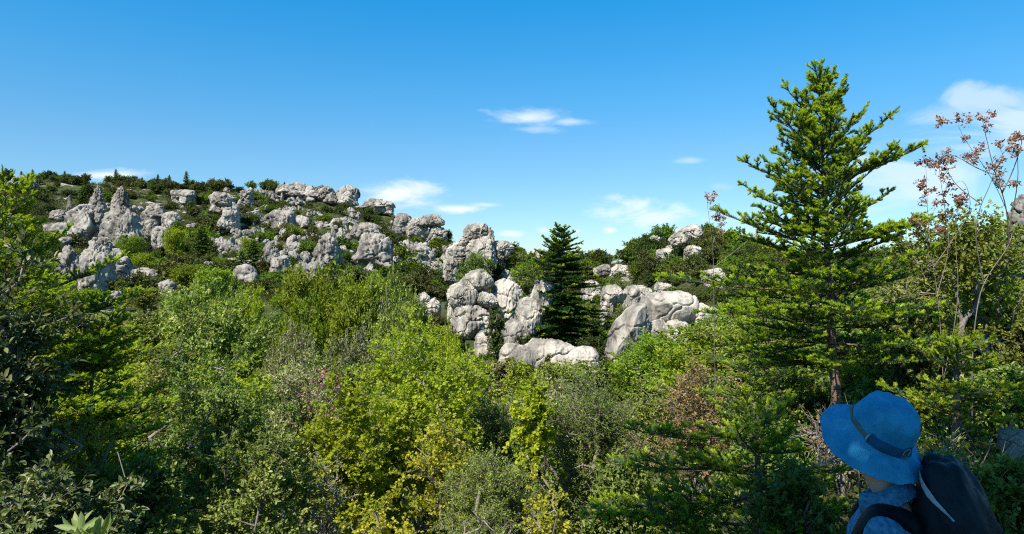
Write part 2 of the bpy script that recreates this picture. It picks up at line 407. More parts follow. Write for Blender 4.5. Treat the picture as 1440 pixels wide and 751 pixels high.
rock('tall fluted grey spire with a tapering top on the left cliff', [(160, 180, 262, 306, 1, {'taper': .5}), (152, 198, 284, 352, 0, {'taper': .5, 'lean': (-.12, 0)}), (184, 210, 312, 352, 1)], seed=31, groove=1.6, crack=.5, ang=.5, **cl)
rock('narrow knobbly spire left of the tall fluted spire', [(130, 146, 260, 300, 2, {'taper': .4}), (130, 154, 284, 340, 1, {'taper': .25})], seed=32, crack=1, groove=1.2, **cl)
rock('broad smooth-faced block left of the two cliff spires', [(97, 134, 286, 336), (95, 102, 272, 296, 1), (70, 96, 296, 312, 2)], seed=33, crack=.35, ang=.9, groove=1.0, **cl)
rock('jagged arm of rock running down right from the tall spire', [(203, 224, 306, 338), (215, 240, 318, 358, -1)], seed=34, crack=.9, **cl)
rock('grey crag with a shaded hollow right of the tall spire', [(204, 232, 284, 318), (230, 256, 298, 326, -1)], seed=35, crack=.7, groove=.8, **cl)
rock('low pale slabs at the left end of the cliff', [(60, 120, 316, 345)], seed=36, crack=.7, ang=.9, **cl)
rock('grooved cliff wall below the spires, behind the left fir', [(118, 156, 338, 408), (140, 158, 332, 360, 1), (84, 118, 348, 415, 1)], seed=37, crack=.6, groove=1.6, ang=.8, **cl)
rock('blocky step of rock right of the grooved cliff wall', [(157, 188, 354, 398), (150, 176, 350, 372, 1)], seed=38, crack=.8, ang=.9, **cl)
rock('smooth pale whaleback at the foot of the cliff', [(183, 224, 375, 406)], seed=39, crack=.25, ang=.5, **cl)
rock('pale rock almost buried in bushes under the cliff wall', [(140, 176, 407, 440)], seed=40, crack=.4, **cl)
rock('small pale rock among bushes right of the whaleback', [(222, 248, 394, 420)], seed=41, crack=.8, **cl)
rock('lone knobbly tower of rock in the middle of the hillside', [(443, 476, 331, 380), (458, 480, 345, 380, 1)], seed=42, crack=.9, groove=.8, ang=.6, **cl)
rock('wide craggy tower with a dark right side, next to the lone tower', [(503, 550, 328, 382), (495, 536, 314, 342, 3)], seed=43, crack=1.0, groove=.8, **cl)
rock('steep grey outcrop low on the middle hillside', [(370, 392, 341, 372), (380, 408, 358, 396, -1)], seed=44, crack=.9, **cl)
rock('small jagged outcrop right of the steep low one', [(405, 428, 340, 362)], seed=45, crack=.9, **cl)
rock('smooth pale dome half hidden by fresh green trees', [(329, 362, 371, 402)], seed=46, crack=.2, ang=.4, **cl)
rock('dark-hollowed outcrop on the upper middle hillside', [(380, 415, 294, 330)], seed=47, crack=1, groove=1, **cl)
rock('pale flat rocks at the top edge of the fresh green trees', [(408, 438, 392, 414)], seed=48, crack=.7, **cl)
rock('long flat ledge on the hill crest, left of its highest right corner', [(386, 438, 257, 280), (410, 450, 262, 284, -1)], seed=49, crack=.8, ang=.9, **cl)
rock('stepped bluff at the right corner of the hill crest', [(446, 474, 260, 286), (468, 506, 262, 292, 1)], seed=50, crack=.9, ang=.9, **cl)
rock('rough rocks where the crest starts to fall', [(510, 554, 280, 302)], seed=51, crack=1, **cl)
rock('stepped crag under the falling skyline', [(554, 580, 300, 330), (572, 596, 306, 334, -1)], seed=52, crack=.9, **cl)
rock('blocky ledges at the end of the falling skyline', [(592, 626, 300, 322), (600, 628, 316, 342, -1)], seed=53, crack=1, ang=.9, **cl)
rock('broken outcrop below the stepped crag', [(563, 612, 343, 372)], seed=54, crack=1, **cl)
rock('fractured pale boulder left of the stacked boulder', [(584, 606, 412, 450), (598, 620, 420, 452, -.6)], seed=55, crack=1, mat='mid')
rock('flat-topped grey crag on the left end of the skyline', [(17, 54, 246, 272)], seed=56, crack=.8, ang=.9, **cl)
rock('pale outcrop right of the cliff near the upper scrub', [(241, 275, 266, 290)], seed=57, crack=1, **cl)
rock('large broken outcrop left of the upper middle hillside', [(296, 334, 270, 300), (312, 336, 290, 326, -2)], seed=58, crack=1, **cl)
rock('crest outcrop above the large broken one', [(338, 358, 264, 292)], seed=59, crack=1, **cl)
rock('tall dark grey cliff at the right edge of the photo', [(1418, 1475, 279, 400), (1432, 1500, 300, 440, .5)], seed=61, crack=.9, groove=.7, mat='near', d=17, base=440)
rock('pale grey rock in the brush right of the backpack', [(1404, 1452, 599, 652)], seed=62, crack=.4, rough=.6, mat='near', d=4.6, base=690)

# far outcrops scattered on the slopes: copies of a few prototypes
PROTO = []
for k in range(8):
    rng = np.random.default_rng(100 + k); pcs = []
    for j in range(rng.integers(5, 9)):
        c = (rng.uniform(-1.1, 1.1), rng.uniform(-.6, .6), rng.uniform(-.15, .3))
        V, Fc = lobe(c, (rng.uniform(.22, .7), rng.uniform(.25, .6), rng.uniform(.25, .75)), 500 + k * 7 + j, 4, taper=rng.uniform(0, .4), ang=rng.uniform(.6, .95), crack=rng.uniform(.6, 1.1), groove=rng.uniform(.3, .9), foot=.93)
        pcs.append((V, Fc, 0, None))
    PROTO.append(make_mesh('rock_outcrop', pcs, [rockmat('limestone_scatter', 0.8, (.95, .94, .93))] if k == 0 else [PROTO[0].materials[0]], True))

def zone(px, py=0):
    if px < 300: return 0
    if px < 640: return 1
    if px < 890: return 2
    return 3
ZN = ['on the left hillside', 'on the middle hillside', 'on the saddle around the dark fir', 'on the right hill']
rg = random.Random(11)
nrock = 0
while nrock < 190:
    px = rg.triangular(-60, 1060, 430); yc = crest_y(px)
    py = rg.uniform(yc + 1, 400)
    if yc > 372 and rg.random() < .7: continue
    d = depth_at(px, py)
    if d < 55: continue
    n = float(vnoise(np.array([[px / 60., py / 30., 0.3]]), 5)[0])
    if px < 320 and py < 300 and n < 0.25: continue
    if n < -0.35: continue
    p = at(px, py, d); s = rg.uniform(0.6, 1.6) * (1.3 if rg.random() < .1 else 1) * min(1, d / 110 + .25) * (.6 if py < yc + 9 else 1)
    o = link('rock_outcrop', PROTO[rg.randrange(8)]); o.location = (p.x, p.y, gz(p.x, p.y) + 0.1 * s)
    o.rotation_euler = (rg.uniform(-.15, .15), rg.uniform(-.15, .15), rg.uniform(0, 6.28)); o.scale = (s * rg.uniform(.8, 1.5), s, s * rg.uniform(.6, 1.15))
    zi = zone(px)
    tag(o, 'small grey limestone outcrop among shrubs ' + ZN[zi], 'rock outcrop', 'small limestone outcrops ' + ZN[zi])
    nrock += 1
nrock = 0
while nrock < 200:      # the finer rubble of the middle hillside
    px = rg.uniform(300, 655); yc = crest_y(px); py = rg.uniform(yc + 4, 392); d = depth_at(px, py)
    if d < 60 or float(vnoise(np.array([[px / 35., py / 18., 5.3]]), 6)[0]) < -.1: continue
    p = at(px, py, d); s = rg.uniform(.55, 1.35) * min(1.2, d / 120 + .2)
    o = link('jagged_rock', PROTO[rg.randrange(8)]); o.location = (p.x, p.y, gz(p.x, p.y) + .45 * s)
    o.rotation_euler = (rg.uniform(-.3, .3), rg.uniform(-.3, .3), rg.uniform(0, 6.28)); o.scale = (s * rg.uniform(.8, 1.6), s, s * rg.uniform(.9, 1.7))
    tag(o, 'little jagged rock poking out of the scrub of the middle hillside', 'rock', 'little jagged rocks of the middle hillside')
    nrock += 1

# ------------------------------------------------------------------ foliage
def G(r, g, b): return (r, g, b)
LM = {
 'kermes': leafmat('evergreen_oak_leaf', [(0, G(.055, .095, .015)), (.55, G(.15, .215, .034)), (1, G(.40, .43, .12))], .36, .5, .25),
 'phill': leafmat('olive_shrub_leaf', [(0, G(.062, .09, .014)), (.55, G(.155, .20, .032)), (1, G(.35, .37, .09))], .38, .5, .25),
 'maple': leafmat('young_maple_leaf', [(0, G(.11, .17, .01)), (.5, G(.27, .34, .016)), (1, G(.50, .53, .05))], .5, .55, .15, hue=.006, val=.12),
 'fresh': leafmat('fresh_ash_leaf', [(0, G(.085, .13, .01)), (.5, G(.19, .26, .018)), (1, G(.34, .40, .04))], .45, .55, .15),
 'gold': leafmat('golden_leaf', [(0, G(.12, .16, .012)), (.45, G(.30, .34, .02)), (.8, G(.58, .53, .05)), (1, G(.62, .48, .12))], .45, .55, .15, hue=.006, val=.12),
 'rust': leafmat('dry_rusty_leaf', [(0, G(.09, .10, .03)), (.4, G(.20, .17, .06)), (.75, G(.36, .23, .11)), (1, G(.45, .30, .17))], .3, .6, .15),
 'grey': leafmat('greyish_leaf', [(0, G(.09, .10, .035)), (.5, G(.20, .205, .075)), (1, G(.40, .37, .19))], .25, .5, .25),
 'pink': leafmat('pink_blossom', [(0, G(.30, .07, .19)), (.5, G(.52, .12, .33)), (1, G(.62, .26, .45))], .4, .6, .15),
 'dark': leafmat('dark_laurel_leaf', [(0, G(.03, .05, .013)), (.6, G(.075, .11, .027)), (1, G(.26, .26, .11))], .25, .42, .4),
 'pale': leafmat('pale_broad_leaf', [(0, G(.14, .2, .06)), (.5, G(.28, .36, .13)), (1, G(.45, .5, .25))], .4, .5, .3),
 'redkey': leafmat('reddish_seed_cluster', [(0, G(.18, .08, .06)), (.5, G(.38, .19, .14)), (1, G(.54, .34, .25))], .35, .6, .15),
 'needle': leafmat('fir_needle', [(0, G(.027, .065, .017)), (.6, G(.062, .135, .026)), (1, G(.14, .24, .048))], .28, .5, .3, hue=.005, val=.1),
 'shoot': leafmat('young_fir_shoot', [(0, G(.20, .29, .02)), (.5, G(.34, .44, .03)), (1, G(.50, .56, .07))], .4, .55, .2, hue=.005, val=.1),
 'scrubd': leafmat('scrub_dark', [(0, G(.022, .038, .009)), (.5, G(.05, .075, .015)), (1, G(.10, .13, .03))], .25, .55, .15, .02, .35),
 'scrubo': leafmat('scrub_olive', [(0, G(.035, .045, .012)), (.5, G(.08, .09, .022)), (1, G(.15, .15, .04))], .25, .55, .15, .025, .3),
 'scrubf': leafmat('scrub_fresh', [(0, G(.05, .09, .01)), (.5, G(.10, .16, .014)), (1, G(.18, .25, .022))], .35, .55, .15, .02, .25),
}
BARK = noisemat('grey_bark', [(.3, (.09, .075, .06)), (.6, (.22, .19, .16)), (.8, (.32, .29, .25))], 14, (1, 1, .25), bump=.6, bdist=.01)
BARKB = noisemat('brown_fir_bark', [(.3, (.07, .045, .032)), (.55, (.19, .125, .09)), (.8, (.32, .24, .19))], 22, (1, 1, .3), bump=.8, bdist=.012)
TWIG = noisemat('dry_twig_bark', [(.3, (.12, .095, .075)), (.6, (.26, .22, .18)), (.8, (.38, .34, .29))], 10, bump=0)

def broadleaf(h, w, seed, stems=3, K=70, twigs=9, lpt=16, L=.06, W=.03, cb=.15, shape='rhomb', cl=None, shell=.45, uneven=.4, droop=.1, up=.6,
              r0=.008, spread=.12, wseg=True, wd=None, vtop=0.0):
    """(wood pieces, leaf pieces) of one broadleaved tree or shrub of height h and width w, base at the origin"""
    rng = np.random.default_rng(seed)
    zc = h * (1 + cb) / 2; rz = h * (1 - cb) / 2; rx = w / 2; ry = (wd or w) / 2
    dirs = nrm(rng.normal(size=(K, 3)) + np.array([0, 0, .15]))
    env = 1 + uneven * fbm(dirs * 1.3 + seed % 89, seed % 53, 3)
    rad = rng.random(K) ** shell * np.clip(env, .35, 1.25) * .88
    C = dirs * rad[:, None] * np.array([rx, ry, rz]) + np.array([0, 0, zc])
    C[:, 2] = np.clip(C[:, 2], h * .05, h * .985)
    cl = cl or (w * h * w) ** (1 / 3) * .13
    nodes = []; par = []; NB = 9
    for s in range(stems):
        a = rng.uniform(0, 6.28); b0 = np.array([math.cos(a), math.sin(a), 0]) * spread * rng.random() * w * .5
        tip = np.array([rng.normal() * rx * .38, rng.normal() * ry * .38, h * rng.uniform(.6, .85)])
        wob = rng.normal(size=(NB, 3)) * .035 * h; wob[0] = 0
        for k in range(NB):
            t = k / (NB - 1); q = b0 * (1 - t) + tip * t + wob[k] * (1 if k else 0); q[2] = h * .0 + tip[2] * t ** .9 - (.25 if k == 0 else 0)
            nodes.append(q); par.append(len(nodes) - 2 if k else -1)
    order = np.argsort(np.linalg.norm((C - [0, 0, zc * .8]) / [rx, ry, rz], axis=1)); cn = []
    for i in order:
        A = np.array(nodes); d = np.linalg.norm(A - C[i], axis=1) + .35 * np.maximum(A[:, 2] - C[i][2], 0) * 2 
        j = int(np.argmin(d)); mid = A[j] * .5 + C[i] * .5 + rng.normal(size=3) * .06 * np.linalg.norm(A[j] - C[i]) + np.array([0, 0, -.06 * np.linalg.norm(A[j] - C[i])])
        nodes.append(mid); par.append(j); nodes.append(C[i]); par.append(len(nodes) - 2); cn.append(len(nodes) - 1)
    A = np.array(nodes); par = np.array(par); cnt = np.zeros(len(A))
    cnt[cn] = 1
    for k in range(len(A) - 1, -1, -1):
        if par[k] >= 0: cnt[par[k]] += cnt[k]
    rads = r0 * np.sqrt(np.maximum(cnt, .5))
    k = np.nonzero(par >= 0)[0]
    wood = [(*tubes(A[par[k]], A[k], np.maximum(rads[par[k]] * .98, rads[k]), rads[k], 6), 0, None)]
    # twigs and leaves
    out = nrm((C - [0, 0, zc - rz * .4]) / [rx, ry, rz])
    NT = K * twigs
    ci = np.repeat(np.arange(K), twigs)
    td = nrm(out[ci] * .55 + rng.normal(size=(NT, 3)) * .7 + np.array([0, 0, .25]))
    tl = cl * rng.uniform(.6, 1.35, NT)
    tb = C[ci] - out[ci] * cl * .35 + rng.normal(size=(NT, 3)) * cl * .22
    te = tb + td * tl[:, None]
    if wseg: wood.append((*tubes(tb, te, np.full(NT, r0 * .45), np.full(NT, r0 * .2), 3), 0, None))
    NL = NT * lpt; ti = np.repeat(np.arange(NT), lpt); t = rng.uniform(.12, 1.05, NL)
    P = tb[ti] + td[ti] * (tl[ti] * t)[:, None] + np.array([0, 0, -1.0]) * (droop * tl[ti] * t * t)[:, None] + rng.normal(size=(NL, 3)) * cl * .05
    D = nrm(td[ti] * .6 + nrm(rng.normal(size=(NL, 3))) * .9 + np.array([0, 0, -droop]))
    N = nrm(rng.normal(size=(NL, 3)) * .55 + out[ci][ti] * .45 + np.array([0, 0, up]))
    V, Fc, k = leaves(P, D, N, L * rng.uniform(.6, 1.3, NL), W * rng.uniform(.7, 1.25, NL), .25, shape)
    cv = rng.random(K)[ci][ti]
    var = np.clip(.42 * rng.random(NL) + .33 * cv + .25 * t + vtop * ((P[:, 2] - zc) / rz), 0, 1)
    return wood, [(V, Fc, 0, np.repeat(var, k))]

def plant(name, label, cat, loc, wood, leafs, mats, rz=0, group=None, scale=None, crown='crown', trunk='trunk'):
    """a thing: an Empty with trunk and crown; wood and leafs are pieces or finished meshes"""
    e = empty(name, loc, rz); tag(e, label, cat, group)
    if wood is not None:
        if isinstance(wood, list): wood = make_mesh(trunk, wood, [mats[0]], True)
        link(trunk, wood, e)
    if isinstance(leafs, list): leafs = make_mesh(crown, leafs, [mats[1]])
    link(crown, leafs, e)
    if scale: e.scale = scale
    return e

def bush(name, label, cat, px, ytop, wpx, d, leaf, seed, bark=None, hmul=1.0, **kw):
    """a near shrub or tree placed by the photo column of its stem, its top row, its width and its distance"""
    top = at(px, ytop, d); g = gz(top.x, d); h = (top.z - g) * hmul; w = wpx / F * d
    wood, lf = broadleaf(h, w, seed, **kw)
    return plant(name, label, cat, (top.x, d, g), wood, lf, [bark or BARK, LM[leaf]])

S = dict
bush('evergreen_oak_shrub', 'tall dense dark evergreen shrub with tiny glossy leaves, left of the bright maples', 'shrub', 305, 468, 250, 8.2, 'kermes', 1, K=170, twigs=13, lpt=24, L=.042, W=.024, stems=6, cb=.12, shape='oval', r0=.006, cl=.24)
bush('evergreen_oak_shrub', 'loose upright shrub with pale leaf tips, at the left end of the dense evergreen shrub', 'shrub', 238, 418, 110, 9.6, 'phill', 2, K=70, twigs=8, lpt=16, L=.05, W=.026, stems=7, cb=.2, shape='oval', r0=.006, up=.3, vtop=.15)
bush('evergreen_oak_shrub', 'leafy dark green shrub in front of the dense evergreen shrub, by the bottom left shade', 'shrub', 190, 590, 190, 5.6, 'kermes', 3, K=90, twigs=11, lpt=20, L=.042, W=.022, stems=5, cb=.1, shape='oval', r0=.005, cl=.18)
bush('evergreen_oak_shrub', 'dark shrub with bare grey stems at the bottom edge, under the dense evergreen shrub', 'shrub', 345, 610, 190, 6.2, 'kermes', 4, K=75, twigs=9, lpt=18, L=.04, W=.022, stems=7, cb=.35, shape='oval', r0=.006, cl=.2)
bush('grey_leaved_shrub', 'greyish green shrub of small leaves below the round green oak', 'shrub', 415, 482, 130, 13, 'grey', 5, K=110, twigs=10, lpt=18, L=.055, W=.028, stems=5, cb=.1, r0=.006)
bush('maple_shrub', 'bright lime green maple bush left of the pale yellow one', 'shrub', 482, 522, 150, 9.2, 'maple', 6, K=110, twigs=10, lpt=19, L=.046, W=.044, stems=5, cb=.15, shape='maple', r0=.006, up=.75)
bush('maple_tree', 'tall bright yellow-green maple at the centre of the thicket', 'tree', 605, 448, 190, 11.5, 'maple', 7, K=170, twigs=11, lpt=20, L=.05, W=.049, stems=4, cb=.2, shape='maple', r0=.007, up=.75)
bush('maple_shrub', 'yellow-green maple bush filling the space between the two taller maples', 'shrub', 545, 515, 110, 10.4, 'maple', 8, K=85, twigs=10, lpt=18, L=.046, W=.045, stems=4, cb=.15, shape='maple', r0=.006)
bush('yellow_leaved_shrub', 'open shrub of pale yellow leaves over dark twigs, below the tall maple', 'shrub', 628, 565, 125, 8.8, 'gold', 9, K=70, twigs=7, lpt=10, L=.042, W=.04, stems=5, cb=.3, shape='maple', r0=.006)
bush('yellow_leaved_shrub', 'golden yellow shrub at the bottom edge, left of centre', 'shrub', 545, 668, 130, 6.6, 'gold', 10, K=60, twigs=9, lpt=13, L=.036, W=.034, stems=6, cb=.15, shape='maple', r0=.004)
bush('yellow_leaved_shrub', 'orange-tinged yellow shrub at the bottom edge, under the grey-stemmed olive tree', 'shrub', 765, 655, 95, 6.6, 'gold', 11, K=45, twigs=8, lpt=10, L=.033, W=.03, stems=6, cb=.2, shape='maple', r0=.004)
bush('olive_green_shrub', 'rounded fine-leaved dark olive shrub just right of the pale yellow bush', 'shrub', 682, 590, 150, 7.4, 'phill', 12, K=140, twigs=12, lpt=20, L=.03, W=.013, stems=6, cb=.1, r0=.005, cl=.2)
bush('olive_green_shrub', 'dull olive green shrub below the long low rock hump', 'shrub', 700, 500, 130, 12.5, 'phill', 13, K=110, twigs=10, lpt=18, L=.05, W=.024, stems=5, cb=.1, r0=.006)
bush('olive_tree', 'spreading olive green tree with pale grey bare lower stems, right of centre', 'tree', 828, 528, 165, 8.8, 'phill', 14, K=150, twigs=11, lpt=18, L=.04, W=.016, stems=6, cb=.3, r0=.008, bark=TWIG, cl=.26, up=.3)
bush('fresh_green_sapling', 'small layered bright green sapling left of the grey-stemmed olive tree', 'sapling', 748, 526, 62, 8.0, 'maple', 15, K=40, twigs=8, lpt=14, L=.05, W=.035, stems=2, cb=.6, r0=.007, shape='oval', up=1.0)
bush('fresh_green_sapling', 'thin bright green sapling hidden between the fine-leaved olive shrub and the olive tree', 'sapling', 770, 580, 50, 9.8, 'fresh', 16, K=34, twigs=7, lpt=12, L=.06, W=.05, stems=2, cb=.2, r0=.006, shape='oval')
bush('dry_shrub', 'nearly leafless tangle of grey-brown twigs under the lime green maple', 'shrub', 460, 640, 110, 7.0, 'grey', 17, K=70, twigs=10, lpt=3, L=.035, W=.018, stems=9, cb=.1, r0=.005, bark=TWIG)
bush('dry_shrub', 'bare grey twiggy shrub at the bottom edge under the fine-leaved olive shrub', 'shrub', 660, 690, 130, 6.2, 'phill', 18, K=60, twigs=9, lpt=5, L=.03, W=.014, stems=9, cb=.1, r0=.005, bark=TWIG)
bush('dry_shrub', 'twiggy half-bare shrub in the gap right of the olive tree', 'shrub', 890, 560, 100, 9.2, 'grey', 19, K=70, twigs=8, lpt=6, L=.04, W=.02, stems=6, cb=.1, r0=.005, bark=TWIG)
bush('redbud_shrub', 'pink blossoming shrub behind the lime green maple bush', 'shrub', 468, 506, 75, 14.5, 'pink', 20, K=34, twigs=6, lpt=10, L=.05, W=.045, stems=5, cb=.4, r0=.005)
bush('rusty_shrub', 'rusty brown half-dry shrub among the fir boughs below the broad rock shelf', 'shrub', 988, 496, 150, 10.5, 'rust', 21, K=90, twigs=9, lpt=12, L=.045, W=.03, stems=6, cb=.15, r0=.006)
bush('rusty_shrub', 'small brownish shrub at the left end of the shaded low fir', 'shrub', 900, 590, 70, 8.0, 'rust', 22, K=40, twigs=8, lpt=8, L=.035, W=.022, stems=5, cb=.15, r0=.005)
bush('laurel_shrub', 'dark leathery-leaved shrub leaning in at the left edge, in front of the left fir', 'shrub', -15, 352, 215, 4.8, 'dark', 23, K=110, twigs=9, lpt=13, L=.065, W=.028, stems=4, cb=.2, shape='oval', r0=.007, up=.3)
bush('laurel_shrub', 'shaded dark undergrowth shrub at the lower left corner', 'shrub', 70, 590, 230, 4.2, 'dark', 24, K=90, twigs=9, lpt=14, L=.05, W=.024, stems=5, cb=.1, shape='oval', r0=.005)
bush('yellowish_shrub', 'thin shrub with yellowish leaves standing in the shade right of the leathery shrub', 'shrub', 120, 540, 110, 5.4, 'fresh', 25, K=50, twigs=7, lpt=9, L=.04, W=.024, stems=5, cb=.2, shape='oval', r0=.005)
bush('broad_leaved_plant', 'pale green plant with big pointed leaves at the bottom left edge', 'plant', 118, 722, 90, 3.0, 'pale', 26, K=9, twigs=3, lpt=5, L=.1, W=.035, stems=3, cb=.75, shape='oval', r0=.004, cl=.07, up=.2)
bush('fresh_green_shrub', 'bright green shrub growing against the lower left of the broad rock shelf', 'shrub', 915, 462, 120, 27, 'fresh', 27, K=130, twigs=9, lpt=16, L=.1, W=.07, stems=4, cb=.1, r0=.008)
bush('fresh_green_shrub', 'yellowish green shrub in front of the pale broad rock shelf', 'shrub', 965, 478, 90, 22, 'maple', 28, K=80, twigs=9, lpt=15, L=.085, W=.06, stems=4, cb=.1, r0=.007)
bush('dark_green_shrub', 'small round dark green shrub growing against the stacked boulder', 'shrub', 697, 428, 32, 44, 'scrubd', 29, K=60, twigs=8, lpt=12, L=.13, W=.08, stems=3, cb=.05, wseg=False, r0=.01)
bush('terebinth_tree', 'airy small-leaved tree right of the tall fir, sky showing through it', 'tree', 1285, 318, 120, 8.0, 'phill', 30, K=60, twigs=6, lpt=7, L=.055, W=.028, stems=6, cb=.35, shape='oval', r0=.007, bark=TWIG, up=.3)
bush('terebinth_tree', 'leafy green tree round the crooked grey trunk at the right', 'tree', 1385, 296, 130, 8.6, 'fresh', 31, K=85, twigs=7, lpt=10, L=.05, W=.028, stems=5, cb=.3, shape='oval', r0=.008, bark=TWIG)
bush('terebinth_tree', 'thin-leaved tree filling the gap between the airy tree and the crooked grey trunk', 'tree', 1330, 345, 100, 10.0, 'phill', 32, K=60, twigs=7, lpt=9, L=.055, W=.03, stems=6, cb=.25, shape='oval', r0=.007, bark=TWIG, up=.3)
bush('fresh_green_shrub', 'sunny yellow-green shrub at the right edge below the dark cliff', 'shrub', 1440, 392, 100, 12.5, 'maple', 33, K=90, twigs=9, lpt=14, L=.06, W=.045, stems=5, cb=.1, r0=.006)
bush('fresh_green_shrub', 'low sunny shrub at the right edge, above the rock by the backpack', 'shrub', 1432, 520, 100, 7.0, 'fresh', 34, K=60, twigs=8, lpt=12, L=.045, W=.03, stems=5, cb=.1, r0=.005)
bush('dark_green_shrub', 'dark leafy shrub under the tall fir, left of the blue hat', 'shrub', 1120, 640, 130, 3.9, 'kermes', 35, K=90, twigs=9, lpt=15, L=.034, W=.02, stems=5, cb=.05, shape='oval', r0=.004)
bush('dry_shrub', 'tangle of dead brown branches on the bank behind the blue hat', 'shrub', 1190, 575, 150, 5.4, 'rust', 36, K=60, twigs=10, lpt=1, L=.03, W=.018, stems=10, cb=.05, r0=.006, bark=TWIG)
bush('dry_shrub', 'brown brushwood with few leaves behind the backpack', 'shrub', 1330, 590, 170, 4.5, 'kermes', 37, K=60, twigs=9, lpt=4, L=.03, W=.018, stems=8, cb=.05, r0=.005, bark=TWIG)

for k, (px, yt, w, d, lf, lb) in enumerate((
  (1255, 372, 110, 9.0, 'phill', 'olive green tree close behind the right side of the tall fir'),
  (1300, 425, 120, 7.6, 'kermes', 'dark leafy shrub between the airy tree and the small shaded fir'),
  (1410, 385, 110, 9.6, 'kermes', 'dark green tree before the grey cliff at the right edge'),
  (1455, 440, 110, 7.4, 'phill', 'olive shrub at the right edge below the grey cliff'),
  (1230, 470, 120, 8.4, 'fresh', 'sunlit green shrub seen between the fir trunk and the small shaded fir'),
  (1105, 480, 110, 11.0, 'kermes', 'dark shrub behind the bare lower trunk of the tall fir'),
  (1135, 530, 110, 8.6, 'phill', 'olive shrub just left of the lower trunk of the tall fir'),
  (1222, 540, 80, 7.8, 'kermes', 'small dark shrub just right of the lower trunk of the tall fir'),
  (1400, 520, 120, 6.2, 'kermes', 'dark shrub between the small shaded fir and the rock by the backpack'),
  (1080, 590, 130, 6.2, 'kermes', 'dark undergrowth shrub between the low shaded fir and the bank'),
  (1290, 560, 120, 5.6, 'phill', 'shaded olive shrub close behind the blue hat'),
  (905, 520, 110, 14.0, 'phill', 'olive shrub below the bright shrub of the broad rock shelf'),
  (870, 610, 110, 7.2, 'kermes', 'dark shrub between the grey-stemmed olive tree and the low shaded fir'))):
    bush('evergreen_shrub' if lf != 'fresh' else 'fresh_green_shrub', lb, 'shrub', px, yt, w, d, lf, 400 + k, K=90, twigs=9, lpt=15, L=.034 + .0022 * d, W=.018 + .0013 * d, stems=5, cb=.08, shape='oval', r0=.005, uneven=.5)
for k, (px, yt, w, yb, lf, lb) in enumerate((
  (640, 470, 40, 500, 'scrubd', 'dark shrub at the lower left foot of the stacked boulder'), (612, 440, 44, 470, 'scrubo', 'olive shrub left of the stacked boulder'),
  (716, 452, 34, 486, 'scrubo', 'olive shrub in the notch between the stacked boulder and the sloping slab'), (745, 470, 50, 505, 'scrubd', 'dark shrub at the foot of the sloping slab'),
  (835, 470, 56, 512, 'scrubd', 'dark shrub in the cleft right of the dark fir'), (868, 440, 50, 474, 'scrubo', 'olive shrub below the squared grey block'),
  (850, 500, 60, 540, 'scrubo', 'olive shrub at the foot of the leaning arm of the broad rock shelf'), (690, 505, 60, 545, 'scrubo', 'olive brown shrub before the small rounded boulder'),
  (775, 430, 50, 470, 'scrubd', 'dark shrub hidden behind the dark fir'), (800, 385, 60, 420, 'scrubd', 'dark shrub on the saddle right behind the dark fir'),
  (760, 395, 50, 428, 'scrubf', 'green shrub above the sloping slab'), (838, 442, 46, 468, 'scrubo', 'olive shrub in the gap between the dark fir and the squared grey block'), (826, 425, 40, 448, 'scrubf', 'green shrub behind the right side of the dark fir'), (852, 462, 46, 488, 'scrubf', 'green shrub left of the leaning arm of the broad rock shelf'),
  (1010, 455, 60, 495, 'scrubf', 'green shrub right of the broad rock shelf'),
  (950, 492, 50, 530, 'scrubd', 'dark shrub under the broad rock shelf'), (735, 512, 70, 552, 'scrubd', 'dark shrub before the left end of the long low rock hump'), (800, 522, 80, 556, 'scrubf', 'green shrub before the right end of the long low rock hump'))):
    d_ = depth_at(px, yb)
    bush('dark_shrub' if lf == 'scrubd' else 'olive_shrub' if lf == 'scrubo' else 'green_shrub', lb, 'shrub', px, yt, w, d_, lf, 450 + k, K=60, twigs=8, lpt=12, L=.15, W=.09, stems=3, cb=.0, wseg=False, r0=.01, uneven=.5)

for k, (px, yt, w, d, lf, lb) in enumerate((
  (664, 486, 52, 30, 'phill', 'olive bush overlapping the left end of the small rounded boulder'), (706, 492, 40, 30, 'grey', 'grey-green bush before the gap between the rounded boulder and the long hump'),
  (738, 508, 60, 26, 'fresh', 'fresh green bush overlapping the middle of the long low rock hump'), (790, 512, 70, 25, 'phill', 'olive bush overlapping the right part of the long low rock hump'),
  (835, 506, 60, 27, 'kermes', 'dark bush in the gap between the rock hump and the broad rock shelf'), (770, 500, 26, 31, 'grey', 'little greyish bush standing against the rock hump under the dark fir'),
  (1425, 640, 120, 3.9, 'kermes', 'dark shaded shrub in front of the rock right of the backpack'))):
    bush('olive_shrub' if lf == 'phill' else 'grey_leaved_shrub' if lf == 'grey' else 'fresh_green_shrub' if lf == 'fresh' else 'evergreen_shrub', lb, 'shrub', px, yt, w, d, lf, 480 + k, K=70, twigs=8, lpt=13, L=.03 + .003 * d, W=.016 + .0017 * d, stems=4, cb=.05, shape='oval', r0=.005, uneven=.5)

